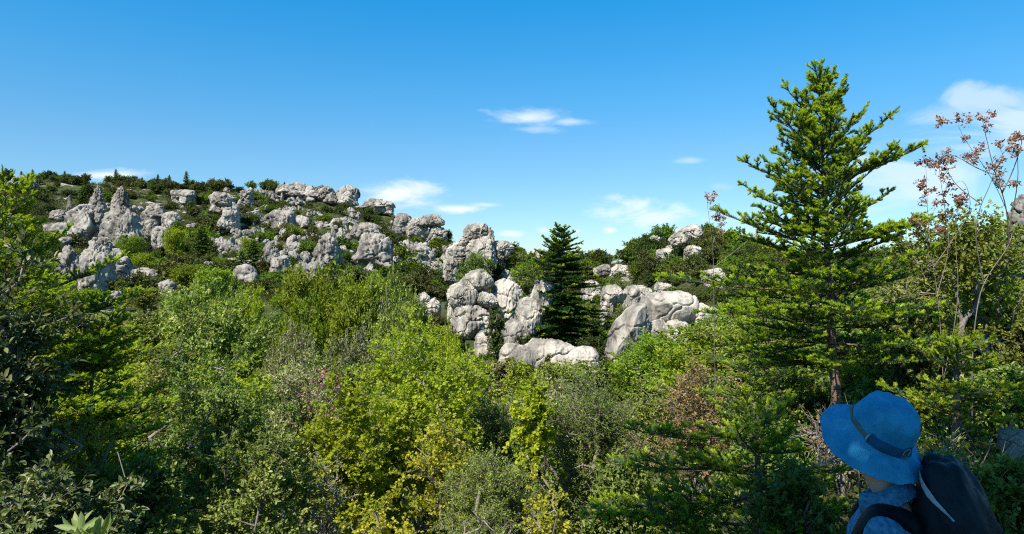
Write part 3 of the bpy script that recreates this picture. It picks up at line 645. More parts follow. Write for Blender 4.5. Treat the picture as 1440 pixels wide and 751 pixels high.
# ---- mid-distance tree kinds, each used again and again
def proto(kind, leaf, seeds, h=5.0, w=4.6, **kw):
    out = []
    for s in seeds:
        wood, lf = broadleaf(h, w, s, **kw)
        out.append((make_mesh('trunk', wood, [BARK], True), make_mesh('crown', lf, [LM[leaf]])))
    return kind, h, w, out
PR = {
 'oak': proto('oak_tree', 'kermes', (201, 202), K=120, twigs=9, lpt=15, L=.15, W=.09, stems=3, cb=.12, wseg=False, r0=.012, cl=.55),
 'olive': proto('olive_tree', 'phill', (203, 204), K=110, twigs=9, lpt=14, L=.15, W=.08, stems=4, cb=.1, wseg=False, r0=.012, cl=.55),
 'fresh': proto('ash_tree', 'fresh', (205, 206), K=110, twigs=9, lpt=14, L=.16, W=.1, stems=2, cb=.15, wseg=False, r0=.014, cl=.6, uneven=.5),
 'maple': proto('maple_tree', 'maple', (207,), K=100, twigs=9, lpt=14, L=.14, W=.11, stems=3, cb=.12, wseg=False, r0=.012, cl=.55),
 'grey': proto('grey_leaved_tree', 'grey', (208,), K=100, twigs=9, lpt=12, L=.13, W=.07, stems=5, cb=.1, wseg=True, r0=.012, cl=.5),
}
rt = random.Random(5)
def mid(kind, label, px, ytop, wpx, d, group=None, cat='tree', yb=None):
    nm, h0, w0, ms = PR[kind]
    top = at(px, ytop, d); g = gz(top.x, d); h = max(top.z - g, .8); w = wpx / F * d
    a, b = ms[rt.randrange(len(ms))]
    return plant(nm, label, cat, (top.x, d, g - .1), a, b, None, rt.uniform(0, 6.28), group, (w / w0, w / w0, h / h0))
mid('oak', 'round green oak with a shaded trunk below, left of the fresh green ash', 305, 388, 150, 26)
mid('oak', 'smaller oak leaning against the left side of the round green oak', 255, 402, 90, 28)
mid('fresh', 'fresh green ash with a ragged top, left of the dark olive tree', 440, 362, 110, 31)
mid('fresh', 'bright green ash partly covering the pale flat rocks, right of the ragged ash', 505, 372, 105, 30)
mid('fresh', 'low fresh green tree in front of the ragged ash', 420, 402, 90, 26)
mid('olive', 'dark olive green tree at the right end of the fresh green ashes', 548, 378, 85, 29)
mid('oak', 'narrow dark tree standing before the fractured pale boulder', 578, 398, 62, 26)
mid('grey', 'greyish brown round bush below the fresh green ashes', 500, 452, 120, 21, cat='bush')
mid('grey', 'dull grey-green bush left of the round greyish brown one', 415, 448, 90, 22, cat='bush')
mid('maple', 'bright green maple just left of the small rounded boulder', 632, 452, 85, 19)
mid('fresh', 'light green tree growing at the foot of the tall fluted spire', 181, 326, 42, 78)
mid('fresh', 'bright green bush right of the tree at the foot of the fluted spire', 205, 352, 40, 72, cat='bush')
mid('fresh', 'light green tree on the slope right of the cliff crags', 246, 318, 36, 95)
mid('fresh', 'bright green tree below the cliff crags, above the smaller oak', 262, 368, 55, 60)
mid('fresh', 'yellowish green tree right of the cliff, beside the shaggy dark fir-like trees', 300, 372, 60, 55)
mid('maple', 'yellow-green bush peeking above the round green oak', 345, 392, 60, 36, cat='bush')
mid('fresh', 'bright green bush below the jagged outcrop on the middle hillside', 352, 330, 34, 100, cat='bush')
mid('olive', 'dark bush covering the right foot of the cliff', 205, 398, 70, 50, cat='bush')
mid('olive', 'olive bush in front of the smooth whaleback rock', 168, 388, 45, 56, cat='bush')
mid('oak', 'dark spreading oak on the saddle left of the dark fir', 668, 352, 60, 78)
mid('oak', 'dark bush on the saddle touching the dark fir', 738, 372, 60, 75, cat='bush')
mid('olive', 'brown-green bush right of the dark fir, above the squared block', 868, 388, 60, 74, cat='bush')
mid('olive', 'olive tree between the squared block and the broad rock shelf', 888, 420, 50, 48)
mid('fresh', 'bright tree on the right slope behind the near fir boughs', 1060, 412, 110, 30)
mid('oak', 'dark green oak on the right slope behind the tall fir', 1120, 400, 130, 34)
mid('olive', 'olive tree on the right slope between the tall fir and the airy tree', 1235, 385, 130, 26)
mid('fresh', 'green tree on the right slope behind the crooked grey trunk', 1345, 375, 130, 22)
ZM = ['in the thicket under the left cliff', 'in the thicket below the middle hillside', 'in the valley thicket around the pale boulders', 'in the thicket on the right slope']
nm_ = 0
while nm_ < 95:
    px = rt.uniform(-60, 1500); d = math.exp(rt.uniform(math.log(15), math.log(62)))
    x = (px - CX) / F * d; g = gz(x, d); hh = rt.uniform(1.6, 3.6); yt = CY - (g + hh - ZC) * F / d
    if yt < 388 + 10 * (px > 1000) : continue
    if 600 < px < 1010 and yt < 500 - (8 if px < 640 else 0): continue
    if px > 1060 and d < 20: continue
    zi = 0 if px < 260 else 1 if px < 600 else 2 if px < 1000 else 3
    kind = rt.choices(['oak', 'olive', 'fresh', 'maple', 'grey'], [3, 3, 2.2, .8, 1.3])[0]
    words = {'oak': 'dark green oak', 'olive': 'olive green tree', 'fresh': 'fresh green tree', 'maple': 'yellow-green maple', 'grey': 'greyish twiggy bush'}[kind]
    mid(kind, words + ' ' + ZM[zi], px, yt, hh * rt.uniform(.9, 1.5) * F / d, d, words + 's ' + ZM[zi], 'bush' if kind == 'grey' else 'tree')
    nm_ += 1

# ---- scrub on the slopes
SH = {}
for leaf in ('scrubd', 'scrubo', 'scrubf'):
    SH[leaf] = []
    for k in range(4):
        wood, lf = broadleaf(1.5, 2.3, 300 + k * 3, K=50, twigs=7, lpt=10, L=.15, W=.09, stems=1, cb=.0, wseg=False, r0=.01, cl=.34, uneven=.5, shell=.5) if leaf == 'scrubd' else (None, None)
        if leaf == 'scrubd':
            SH[leaf].append(make_mesh('hillside_shrub', wood + [(V, Fc, 1, va) for V, Fc, _, va in lf], [BARK, LM[leaf]]))
        else:
            m = SH['scrubd'][k].copy(); m.materials[1] = LM[leaf]; SH[leaf].append(m)
FRX = [q for q in ROCKPX]
ADJ = {'scrubd': 'dark green', 'scrubo': 'olive brown', 'scrubf': 'fresh green'}
cnts = {'scrubd': 0, 'scrubo': 0, 'scrubf': 0}; LIM = {'scrubd': 262, 'scrubo': 260, 'scrubf': 230}
rs_ = random.Random(21); tries = 0
while sum(cnts.values()) < sum(LIM.values()) and tries < 20000:
    tries += 1
    px = rs_.uniform(-40, 1130) if rs_.random() < .93 else rs_.uniform(1130, 1500)
    yc = crest_y(px); yb = 425 if px < 620 else 405
    py = yc - 1 + (yb - yc) * rs_.random() ** 1.15
    if px < 420 and rs_.random() < .16: py = yc + rs_.uniform(-.5, 6)
    d = depth_at(px, py)
    if d < 48: continue
    n = float(vnoise(np.array([[px / 40., py / 22., 2.3]]), 8)[0])
    if px > 300 and n < -.3 and rs_.random() < .6: continue
    inrock = any(q[0] + 2 < px < q[1] - 2 and q[2] + 3 < py < q[3] + 2 for q in ROCKPX)
    if inrock: continue
    kd = rs_.choices(['scrubd', 'scrubo', 'scrubf'], [4, 3.2, 1.2 + (1.2 if py > 330 else 0)])[0]
    if cnts[kd] >= LIM[kd]: continue
    cnts[kd] += 1
    p = at(px, py, d); s = rs_.uniform(.9, 1.75) * (1.35 if rs_.random() < .12 else 1) * min(1, d / 150 + .3) * (1.12 if px < 320 else 1)
    o = link({'scrubd': 'dark_shrub', 'scrubo': 'olive_shrub', 'scrubf': 'green_shrub'}[kd], SH[kd][rs_.randrange(4)]); o.location = (p.x, p.y, gz(p.x, p.y) - .15); o.rotation_euler.z = rs_.uniform(0, 6.28)
    o.scale = (s * rs_.uniform(.9, 1.4), s, s * rs_.uniform(.8, 1.25))
    zi = zone(px)
    tag(o, ADJ[kd] + ' shrub among grey rocks ' + ZN[zi], 'shrub', ADJ[kd] + ' shrubs ' + ZN[zi])

for q in FRX:
    for k in range(2 if q[1] - q[0] < 30 else 3):
        px = rs_.uniform(q[0] - 3, q[1] + 3); d = depth_at(px, q[3] + rs_.uniform(-2, 4)) * .985; x = (px - CX) / F * d
        if d < 40: continue
        kd = rs_.choices(['scrubd', 'scrubo', 'scrubf'], [3, 3, 2])[0]
        if cnts[kd] >= 278: continue
        cnts[kd] += 1; zi = zone(px)
        o = link({'scrubd': 'dark_shrub', 'scrubo': 'olive_shrub', 'scrubf': 'green_shrub'}[kd], SH[kd][rs_.randrange(4)]); o.location = (x, d, gz(x, d) - .1); o.rotation_euler.z = rs_.uniform(0, 6.28)
        w_ = rs_.uniform(.45, .85) * min(1, d / 130 + .3); o.scale = (w_ * rs_.uniform(.9, 1.4), w_, w_ * rs_.uniform(.8, 1.4))
        tag(o, ADJ[kd] + ' shrub at the foot of a rock ' + ZN[zi], 'shrub', ADJ[kd] + ' shrubs at the foot of rocks ' + ZN[zi])
for k in range(95):
    px = rs_.uniform(585, 1035); d = math.exp(rs_.uniform(math.log(33), math.log(88))); x = (px - CX) / F * d; g = gz(x, d); py = CY - (g - ZC) * F / d
    if any(q[0] + 2 < px < q[1] - 2 and q[2] < py < q[3] + 4 for q in ROCKPX) or py < 385: continue
    kd = rs_.choices(['scrubd', 'scrubo', 'scrubf'], [3, 3, 2])[0]; cnts[kd] += 1
    if cnts[kd] > 299: continue
    o = link({'scrubd': 'dark_shrub', 'scrubo': 'olive_shrub', 'scrubf': 'green_shrub'}[kd], SH[kd][rs_.randrange(4)]); o.location = (x, d, g - .1); o.rotation_euler.z = rs_.uniform(0, 6.28)
    q = rs_.uniform(.6, 1.1); o.scale = (q * rs_.uniform(.9, 1.3), q, q * rs_.uniform(.7, 1.1))
    tag(o, ADJ[kd] + ' shrub growing between the pale boulders around the dark fir', 'shrub', ADJ[kd] + ' shrubs between the boulders')

# the scrub mass between the shrubs: low leaf litter and ground cover nobody could count
def groundcover():
    rng = np.random.default_rng(77)
    n1 = 60000; px = rng.uniform(-150, 1600, n1); d = np.exp(rng.uniform(math.log(2.6), math.log(45), n1))
    x = (px - CX) / F * d; P = np.stack([x, d, ground(x, d) + rng.random(n1) ** 1.5 * .45], 1)
    s = .035 + .0022 * d
    D = nrm(rng.normal(size=(n1, 3)) + [0, 0, .5]); N = nrm(rng.normal(size=(n1, 3)) * .7 + [0, 0, .6])
    V, Fc, k = leaves(P, D, N, s * rng.uniform(.7, 1.5, n1), s * .5 * rng.uniform(.7, 1.3, n1), .2)
    v = np.repeat(np.clip(rng.random(n1) * .6 + .3 * (vnoise(P / 1.5, 4) + .5), 0, 1), k)
    o = link('undergrowth', make_mesh('undergrowth', [(V, Fc, 0, v)], [LM['kermes']])); tag(o, 'low leafy undergrowth covering the valley floor', None, None, 'stuff')
    n2 = 230000; px = rng.uniform(-150, 1600, n2); yy = rng.random(n2)
    i = np.clip(np.round((px - _PXG[0]) / 6).astype(int), 0, len(_PXG) - 1)
    yc = _YG.min(1)[i]; py = yc + (430 - yc) * yy
    kk = np.argmax(_YMIN[i] <= py[:, None], axis=1); d = _DG[kk] * rng.uniform(.985, 1.015, n2)
    x = (px - CX) / F * d; z = ground(x, d)
    P0 = np.stack([x, d, z], 1)
    keep = (d > 40) & (fbm(P0 / 9, 31, 3) > -.45); P0 = P0[keep]
    # two thirds of the leaves gather in knee- to waist-high clumps, the rest lies low
    nc_ = 9000; cc = P0[rng.choice(len(P0), nc_)]; cr = rng.uniform(.4, 1.2, nc_) * np.where(CX + F * cc[:, 0] / cc[:, 1] > 310, .72, 1.0)
    if True:
        ci = rng.choice(nc_, 640000, p=cr ** 2 / (cr ** 2).sum()); dv = nrm(rng.normal(size=(len(ci), 3)) + [0, 0, .3]); dv[:, 2] = np.abs(dv[:, 2])
        Pc = cc[ci] + dv * (cr[ci] * rng.random(len(ci)) ** .4)[:, None] * np.array([1.2, 1.2, .95])
    P = np.concatenate([P0[rng.choice(len(P0), min(len(P0), 90000), replace=False)], Pc]); n2 = len(P)
    lo = n2 - len(Pc); P[:lo, 2] += rng.random(lo) * .35; cvar = np.concatenate([rng.random(lo), rng.random(nc_)[ci]])
    D = nrm(rng.normal(size=(n2, 3)) + [0, 0, .5]); N = nrm(rng.normal(size=(n2, 3)) * .7 + [0, -.2, .6])
    s = .09 + .0007 * P[:, 1]
    V, Fc, k = leaves(P, D, N, s * rng.uniform(.7, 1.5, n2), s * .6 * rng.uniform(.7, 1.3, n2), .2)
    v = np.repeat(np.clip(rng.random(n2) * .4 + .6 * cvar, 0, 1), k)
    o = link('scrub', make_mesh('scrub', [(V, Fc, 0, v)], [LM['scrubo']])); tag(o, 'low matted scrub between the rocks of the hillside', None, None, 'stuff')
groundcover()

# ------------------------------------------------------------------ firs
def fir_geo(H, seed, Lk, Ek, zb=.6, dz=.24, per=5, sc=1.0, nl=.027, nw=.0055, dens=420, ydens=.4, extra=(), r_base=.05, inner=.3, step=.085, curl=.5, fill=2, thin=0.0):
    """Lk, Ek: (distance below the tip, branch length / rise angle) tables; returns trunk, needle and young shoot pieces"""
    rng = np.random.default_rng(seed); rd = random.Random(seed)
    wa, wb, ra, rb = [], [], [], []; na, nb_, nk = [], [], []; ya, yb = [], []
    UP = np.array([0, 0, 1.0])
    def seg(a, b, r1, r2): wa.append(a); wb.append(b); ra.append(r1); rb.append(r2)
    def tip(p, d, big=1.0):
        for k in range(3):
            q = d + (0 if k == 0 else 1) * rng.normal(size=3) * .55 + UP * .12; q = q / np.linalg.norm(q)
            ya.append(p); yb.append(p + q * (.050 if k == 0 else .040) * sc * big * rd.uniform(.7, 1.25))
    def twig(p, d, l, level, yp):
        n = 2 if l < .12 * sc else 3
        a = p; q = d.copy()
        pts = [a]
        for k in range(n):
            q = q + UP * .05 + rng.normal(size=3) * .05; q /= np.linalg.norm(q); b = a + q * l / n
            seg(a, b, .0022 * sc * (1 if level > 1 else 1.5), .0016 * sc); na.append(a); nb_.append(b); nk.append(level); a = b; pts.append(b)
        if rd.random() < yp: tip(a, q)
        if level < 2 and l > .10 * sc:
            t = .35 * l
            while t < l * .97:
                f = t / l * n; i = min(int(f), n - 1); pp = pts[i] + (pts[i + 1] - pts[i]) * (f - i)
                sd = np.cross(d, UP); sd /= np.linalg.norm(sd) + 1e-6
                for sg in (-1, 1):
                    if rd.random() < .15: continue
                    l2 = (l - t) * .5 * rd.uniform(.6, 1.2) + .028 * sc
                    dd = d * .62 + sd * sg * .75 + UP * rd.uniform(-.1, .2); dd /= np.linalg.norm(dd)
                    twig(pp, dd, l2, level + 1, yp * .8)
                t += step * .85 * sc * rd.uniform(.8, 1.3)
    def branch(p0, az, L, e, yp, n=9, curl=curl):
        a = p0; pts = [a]; dirs = []
        for k in range(n):
            t = k / n; ee = e + curl * (t - .45) * .6 + rng.normal() * .04; az += rng.normal() * .05
            d = np.array([math.cos(az) * math.cos(ee), math.sin(az) * math.cos(ee), math.sin(ee)])
            b = a + d * L / n; rr = .0085 * sc * (L / sc) ** .7
            seg(a, b, rr * (1 - t) + .0025 * sc, rr * (1 - t - 1 / n) + .0025 * sc)
            if t >= inner * .9: na.append(a); nb_.append(b); nk.append(0)
            a = b; pts.append(b); dirs.append(d)
        tip(a, dirs[-1], 1.5)
        t = inner * L * .6
        while t < L * .98:
            f = t / L * n; i = min(int(f), n - 1); pp = pts[i] + (pts[i + 1] - pts[i]) * (f - i); d = dirs[i]
            sd = np.cross(d, UP); sd /= np.linalg.norm(sd) + 1e-6
            for sg in (-1, 1, 0):
                if rd.random() < (.12 if sg else .72): continue
                l = (L - t) * .40 * rd.uniform(.65, 1.25) + .05 * sc
                if t < L * .45: l *= .8
                dd = d * .66 + sd * sg * .72 + UP * (rd.uniform(-.05, .22) if sg else .8); dd /= np.linalg.norm(dd)
                twig(pp, dd, l if sg else l * .5, 1, yp)
            t += step * sc * rd.uniform(.8, 1.25)
    nt = 24
    tr = [np.array([.012 * math.sin(k * 1.1 + seed) * H / 4, .012 * math.cos(k * 1.7 + seed) * H / 4, H * k / nt]) for k in range(nt + 1)]
    tr[0] = np.array([0, 0, -.15 * sc])
    trunk = [(*tubes(tr[:-1], tr[1:], [r_base * (1 - k / nt) ** .9 + .004 * sc for k in range(nt)], [r_base * max(1 - (k + 1) / nt, 0) ** .9 + .004 * sc for k in range(nt)], 10), 0, None)]
    tip(tr[-1], UP, 1.8)
    for k in range(6): ya.append(tr[-1] - UP * .04 * k * sc); q = nrm(rng.normal(size=3) + UP * .5); yb.append(ya[-1] + q * .03 * sc)
    z = H - .10 * sc; az = rd.uniform(0, 6)
    while z > zb:
        q = H - z; L = float(np.interp(q, *zip(*Lk))); e = R(float(np.interp(q, *zip(*Ek))))
        for k in range(per):
            az += 6.283 / per + rd.uniform(-.25, .25)
            if rd.random() < (.06 if q > thin else .22): continue
            branch(np.array([0, 0, z + rd.uniform(-.03, .03) * sc]), az, L * rd.uniform(.55, 1.15), e + rd.uniform(-.26, .2), ydens * (1 if q < H * .5 else .65))
        az += 1.1
        if q > .3 * sc:
            for k in range(fill):
                branch(np.array([0, 0, z - dz * rd.uniform(.2, .8)]), rd.uniform(0, 6.28), L * rd.uniform(.35, .8), e + rd.uniform(-.3, .3), ydens * .6, 5)
        z -= dz * rd.uniform(.85, 1.15) * (.8 if q < .5 * sc else 1)
    for (hz, a_, L, e) in extra: branch(np.array([0, 0, hz]), R(a_), L, R(e), ydens, 11, .35)
    trunk.append((*tubes(wa, wb, ra, rb, 4), 0, None))
    def needles(A, B, den, nl, nw, fwd, jit):
        A = np.array(A); B = np.array(B); ln = np.linalg.norm(B - A, axis=1)
        cnt = np.maximum((ln * den + rng.random(len(A))).astype(int), 1); i = np.repeat(np.arange(len(A)), cnt); n = len(i)
        ax = nrm(B - A)[i]; P = A[i] + (B - A)[i] * rng.random(n)[:, None]
        rad = nrm(np.cross(ax, nrm(rng.normal(size=(n, 3))))); rad[:, 2] = np.where(rad[:, 2] < -.35, -rad[:, 2], rad[:, 2])
        D = nrm(ax * fwd + rad + rng.normal(size=(n, 3)) * jit)
        W = nrm(np.cross(D, UP[None] + rng.normal(size=(n, 3)) * .35)) * nw * .5
        L = nl * rng.uniform(.7, 1.15, n)[:, None]
        V = np.stack([P - W * .8, P + D * L * .6 - W, P + D * L, P + D * L * .6 + W, P + W * .8], 1)[:, [0, 1, 2, 3, 4]].reshape(-1, 3) if False else np.stack([P - W, P + D * L, P + W], 1).reshape(-1, 3)
        Fc = np.arange(n * 3).reshape(-1, 3)
        ag = rng.random(len(A))[i]
        return V, Fc, 0, np.clip(.6 * ag + .4 * rng.random(n), 0, 1)
    crown = [needles(na, nb_, dens / sc, nl, nw, .65, .15)]
    young = [needles(ya, yb, dens * 2.6 / sc, nl * .85, nw * 1.2, .9, .25)]
    return trunk, crown, young

def fir(name, label, loc, geo, rz=0, group=None, cat='fir tree', scale=None):
    e = empty(name, loc, rz); tag(e, label, cat, group)
    tr, cr, yo = geo
    if isinstance(tr, list): tr = make_mesh('trunk', tr, [BARKB], True); cr = make_mesh('crown', cr, [LM['needle']]); yo = make_mesh('young_shoots', yo, [LM['shoot']])
    link('trunk', tr, e); link('crown', cr, e); link('young_shoots', yo, e)
    if scale: e.scale = scale
    return tr, cr, yo

def fir_at(name, label, px, ytop, d, seed, rz=0, **kw):
    t = at(px, ytop, d); g = gz(t.x, d)
    return fir(name, label, (t.x, d, g), fir_geo(t.z - g, seed, **kw), rz)

t0 = at(1178, 124, 6.5); g0 = gz(t0.x, 6.5); H0 = t0.z - g0
hh_ = lambda y: ZC - (y - CY) / F * 6.5 - g0
fir('fir_tree', 'tall young fir with bright green tips rising against the sky, beside the blue hat', (t0.x, 6.5, g0),
    fir_geo(H0, 41, [(0, .2), (.3, .42), (.6, .62), (1.0, .80), (1.5, .95), (2.1, 1.05), (2.7, 1.05), (4, .9)], [(0, 62), (.5, 54), (1.0, 42), (1.6, 24), (2.2, 4), (4, -14)],
            zb=.8, dz=.165, per=5, dens=560, ydens=.72, curl=.35, nl=.034, nw=.0065, fill=2, step=.115, thin=.7,
            extra=((hh_(215), 200, .78, 34), (hh_(235), -25, .75, 36), (hh_(258), -10, .98, 18), (hh_(280), 190, .98, 22), (hh_(350), 175, 1.12, 22), (hh_(405), 185, 1.75, 6), (hh_(430), 200, 1.5, 2), (hh_(440), 5, 1.1, 0), (hh_(345), 0, 1.0, 12))))
bpy.data.objects['fir_tree'].rotation_euler.y = -.05
fir_at('fir_tree', 'dark fir filling the left its bough ends bright yellow-green', 8, 264, 6.0, 42, fill=4, Lk=[(0, .15), (.4, .45), (.8, .9), (1.3, 1.2), (1.8, 1.35), (4.5, 1.35)], Ek=[(0, 55), (.6, 40), (1.2, 20), (2, 5), (4, -8)], zb=.9, dz=.26, per=5, dens=480, ydens=.8,
       extra=((2.2, 0, 1.45, 2), (1.9, -20, 1.5, -4), (2.5, 15, 1.3, 8)))
fir_at('fir_tree', 'small fir with glowing yellow-green tips, right of the left edge fir', 128, 428, 6.6, 43, Lk=[(0, .2), (.5, .5), (1.0, .7), (3, .9)], Ek=[(0, 50), (.6, 30), (1.5, 8), (3, -5)], zb=.6, dz=.24, per=5, dens=480, ydens=.85)
fir_at('fir_tree', 'spreading young fir behind, left of the tall fir, below the broad rock shelf', 1078, 425, 8.6, 44, Lk=[(0, .25), (.5, .65), (1.0, 1.0), (1.6, 1.3), (3, 1.4)], Ek=[(0, 45), (.6, 28), (1.2, 10), (3, -6)], zb=.4, dz=.24, per=5, dens=440, ydens=.6)
fir_at('fir_tree', 'low spreading fir in shade at the bottom, left of the person', 1065, 585, 4.5, 45, fill=3, extra=((.95, 172, 1.05, 2), (.75, 185, 1.2, -2), (.55, 165, 1.1, 0), (1.15, 190, .9, 6), (.4, 195, 1.0, 2)), Lk=[(0, .25), (.4, .6), (.8, .85), (1.3, 1.0), (3, 1.05)], Ek=[(0, 40), (.5, 18), (1.0, 2), (3, -10)], zb=.25, dz=.2, per=5, dens=440, ydens=.65)
fir_at('fir_tree', 'small fir with drooping shaded boughs standing behind the blue hat and backpack', 1345, 478, 5.0, 46, Lk=[(0, .2), (.4, .45), (.9, .62), (3, .7)], Ek=[(0, 40), (.5, 12), (1.0, -2), (3, -12)], zb=.3, dz=.2, per=5, dens=440, ydens=.65)
# the dark fir in the valley, and the small firs along the crest made from the same growth
MIDF = fir_geo(10.0, 47, [(0, .6), (1.5, 1.4), (3.0, 2.1), (5, 2.7), (8, 3.4), (10, 3.4)], [(0, 45), (2, 18), (5, -2), (10, -12)], zb=.5, dz=.46, per=6, sc=3.0, nl=.15, nw=.055, dens=330, ydens=.012, curl=.8, r_base=.17, inner=.2, step=.085)
dF = 52.0; tF = at(789, 318, dF); gF = gz(tF.x, dF)
fmesh = fir('fir_tree', 'large dark green conical fir standing alone among the pale boulders', (tF.x, dF, gF), MIDF, 0, None, 'fir tree', ((tF.z - gF) / 10 * 1.24,) * 2 + ((tF.z - gF) / 10 * .97,))
rf = random.Random(3)
for (px, yt, hpx) in ((262, 241, 18), (238, 246, 10), (163, 238, 17), (120, 243, 12), (91, 240, 14), (46, 238, 10), (30, 240, 9), (8, 236, 16), (300, 255, 14), (222, 245, 9), (352, 257, 8), (75, 244, 8), (200, 249, 8), (400, 255, 7), (935, 365, 10)):
    d = depth_at(px, crest_y(px) + 1.5) * .985; p = at(px, yt, d); g = gz(p.x, d)
    h = max(p.z - g, hpx / F * d)
    fir('small_fir', 'small dark fir standing out on the far skyline of the hill', (p.x, d, g - .2), fmesh, rf.uniform(0, 6), 'small firs on the skyline', 'fir tree', (h / 10 * .85, h / 10 * .85, h / 10))
for (px, yt, yb, lb) in ((284, 318, 372, 'dark shaggy fir in the gully right of the cliff'), (356, 338, 392, 'dark fir in the gully left of the steep low outcrop'), (340, 352, 392, 'small dark fir beside the smooth pale dome'), (117, 262, 292, 'dark fir between the narrow spire and the smooth-faced block'), (540, 375, 420, 'dark narrow fir rising from the bright ashes')):
    d = depth_at(px, yb); p = at(px, yt, d); g = gz(p.x, d); h = p.z - g
    fir('small_fir', lb, (p.x, d, g - .1), fmesh, rf.uniform(0, 6), None, 'fir tree', (h / 10 * 1.1, h / 10 * 1.1, h / 10))

# ------------------------------------------------------------------ red-keyed saplings at the right
def stems_plant(name, label, cat, base_px, base_d, stems, clusters, leaf, seed, r=.006, n_leaf=26, csz=.052, L=.028, W=.015, wob=.004):
    rng = np.random.default_rng(seed)
    b = at(base_px, CY, base_d); g = gz(b.x, base_d); org = np.array([b.x, base_d, g])
    A, B, RA, RB = [], [], [], []; ends = []
    for st in stems:
        off = rng.uniform(-.25, .25)
        pts = [np.array(at(x, y, base_d + off * (k / max(len(st) - 1, 1)))) - org for k, (x, y) in enumerate(st)]
        if A:
            Aa = np.array(A); pts[0] = Aa[int(np.argmin(np.linalg.norm(Aa - pts[0], axis=1)))].copy()
        # smooth the polyline
        for _ in range(2):
            q = [pts[0]]
            for a, c in zip(pts[:-1], pts[1:]): q += [a * .75 + c * .25, a * .25 + c * .75]
            pts = q + [pts[-1]]
        n = len(pts)
        for k in range(n - 1):
            A.append(pts[k]); B.append(pts[k + 1]); RA.append(r * (1 - .8 * k / n)); RB.append(r * (1 - .8 * (k + 1) / n))
        ends.append(pts[-1]); ends.append(pts[-1])
    A_ = np.array(A)
    CP = []
    for (x, y) in clusters:
        # each cluster ends a little side twig of the closest stem
        c0 = np.array(at(x, y, base_d)) - org
        j = int(np.argmin(np.linalg.norm((A_ - c0)[:, [0, 2]], axis=1))); c0[1] = A_[j][1] + rng.normal() * .05
        A.append(A_[j]); B.append(c0); RA.append(r * .3); RB.append(r * .2); CP.append(c0)
    CP = np.array(CP + ends[::2])
    nt = len(CP) * 6; ci = np.repeat(np.arange(len(CP)), 6)
    td = nrm(rng.normal(size=(nt, 3)) + [0, 0, .5]); te = CP[ci] + td * csz * rng.uniform(.5, 1.3, nt)[:, None]
    wood = [(*tubes(A, B, RA, RB, 6), 0, None), (*tubes(CP[ci], te, np.full(nt, r * .2), np.full(nt, r * .12), 3), 0, None)]
    m = n_leaf // 3; ti = np.repeat(np.arange(nt), m); N_ = len(ti)
    P = CP[ci][ti] + (te - CP[ci])[ti] * rng.uniform(.4, 1.1, N_)[:, None] + rng.normal(size=(N_, 3)) * csz * .16
    V, Fc, k = leaves(P, nrm(rng.normal(size=(N_, 3)) + [0, 0, -.3]), nrm(rng.normal(size=(N_, 3))), L * rng.uniform(.6, 1.2, N_), W * rng.uniform(.6, 1.2, N_), .2, 'oval')
    return plant(name, label, cat, tuple(org), wood, [(V, Fc, 0, np.repeat(rng.random(N_), k))], [BARK, LM[leaf]], crown='seed_clusters', trunk='stem')

stems_plant('red_keyed_sapling', 'tall bare sapling with reddish seed clusters against the sky, at the right edge', 'sapling', 1368, 6.0,
    [[(1368, 640), (1366, 520), (1372, 440), (1383, 395), (1420, 345), (1425, 320), (1405, 270), (1385, 235), (1352, 190), (1345, 166)],
     [(1420, 340), (1416, 290), (1398, 240), (1386, 190), (1381, 166)], [(1405, 275), (1425, 240), (1436, 205), (1437, 196)],
     [(1383, 395), (1370, 330), (1378, 290), (1392, 262), (1400, 235)], [(1398, 250), (1372, 236), (1350, 222), (1330, 215)],
     [(1424, 330), (1432, 260), (1431, 215)], [(1368, 290), (1345, 262), (1332, 240), (1328, 226)], [(1400, 232), (1412, 214), (1424, 198)]],
    [(1347, 166), (1338, 165), (1381, 163), (1388, 166), (1379, 182), (1384, 188), (1372, 212), (1366, 218), (1388, 212), (1395, 208), (1378, 224), (1405, 203), (1413, 202), (1425, 194), (1420, 208), (1436, 208), (1400, 230), (1392, 236), (1348, 218), (1347, 226), (1330, 230),
     (1345, 248), (1392, 258), (1398, 262), (1420, 260), (1402, 246), (1438, 214)], 'redkey', 51, r=.006)
stems_plant('red_keyed_sapling', 'thinner sapling with drooping reddish seed clusters, right of the tall fir', 'sapling', 1330, 6.3,
    [[(1330, 640), (1326, 520), (1320, 420), (1308, 350), (1304, 290), (1302, 232)], [(1318, 410), (1336, 350), (1330, 300), (1322, 250), (1320, 226)],
     [(1345, 540), (1350, 420), (1342, 330), (1350, 280)], [(1308, 350), (1292, 320), (1284, 312)], [(1310, 380), (1345, 330), (1368, 292), (1356, 250), (1338, 262)]],
    [(1302, 230), (1310, 226), (1320, 232), (1328, 240), (1330, 228), (1300, 260), (1306, 254), (1318, 268), (1322, 272), (1335, 284), (1342, 282), (1350, 282), (1352, 288), (1338, 304), (1332, 303), (1310, 325), (1318, 322), (1326, 326), (1288, 313), (1296, 262), (1310, 290), (1303, 278)], 'redkey', 52, r=.0045)
stems_plant('red_keyed_sapling', 'bare stem with brownish seed heads sticking up left of the tall fir', 'sapling', 1004, 7.6,
    [[(1006, 560), (1004, 420), (1003, 350), (996, 300), (994, 276)], [(1003, 345), (1010, 318), (1018, 308)], [(1004, 380), (1035, 352), (1062, 330), (1066, 322)]],
    [(994, 278), (993, 286), (1001, 304), (1002, 310), (1020, 318), (1018, 326), (1064, 328), (1000, 296)], 'redkey', 53, r=.004, csz=.05)

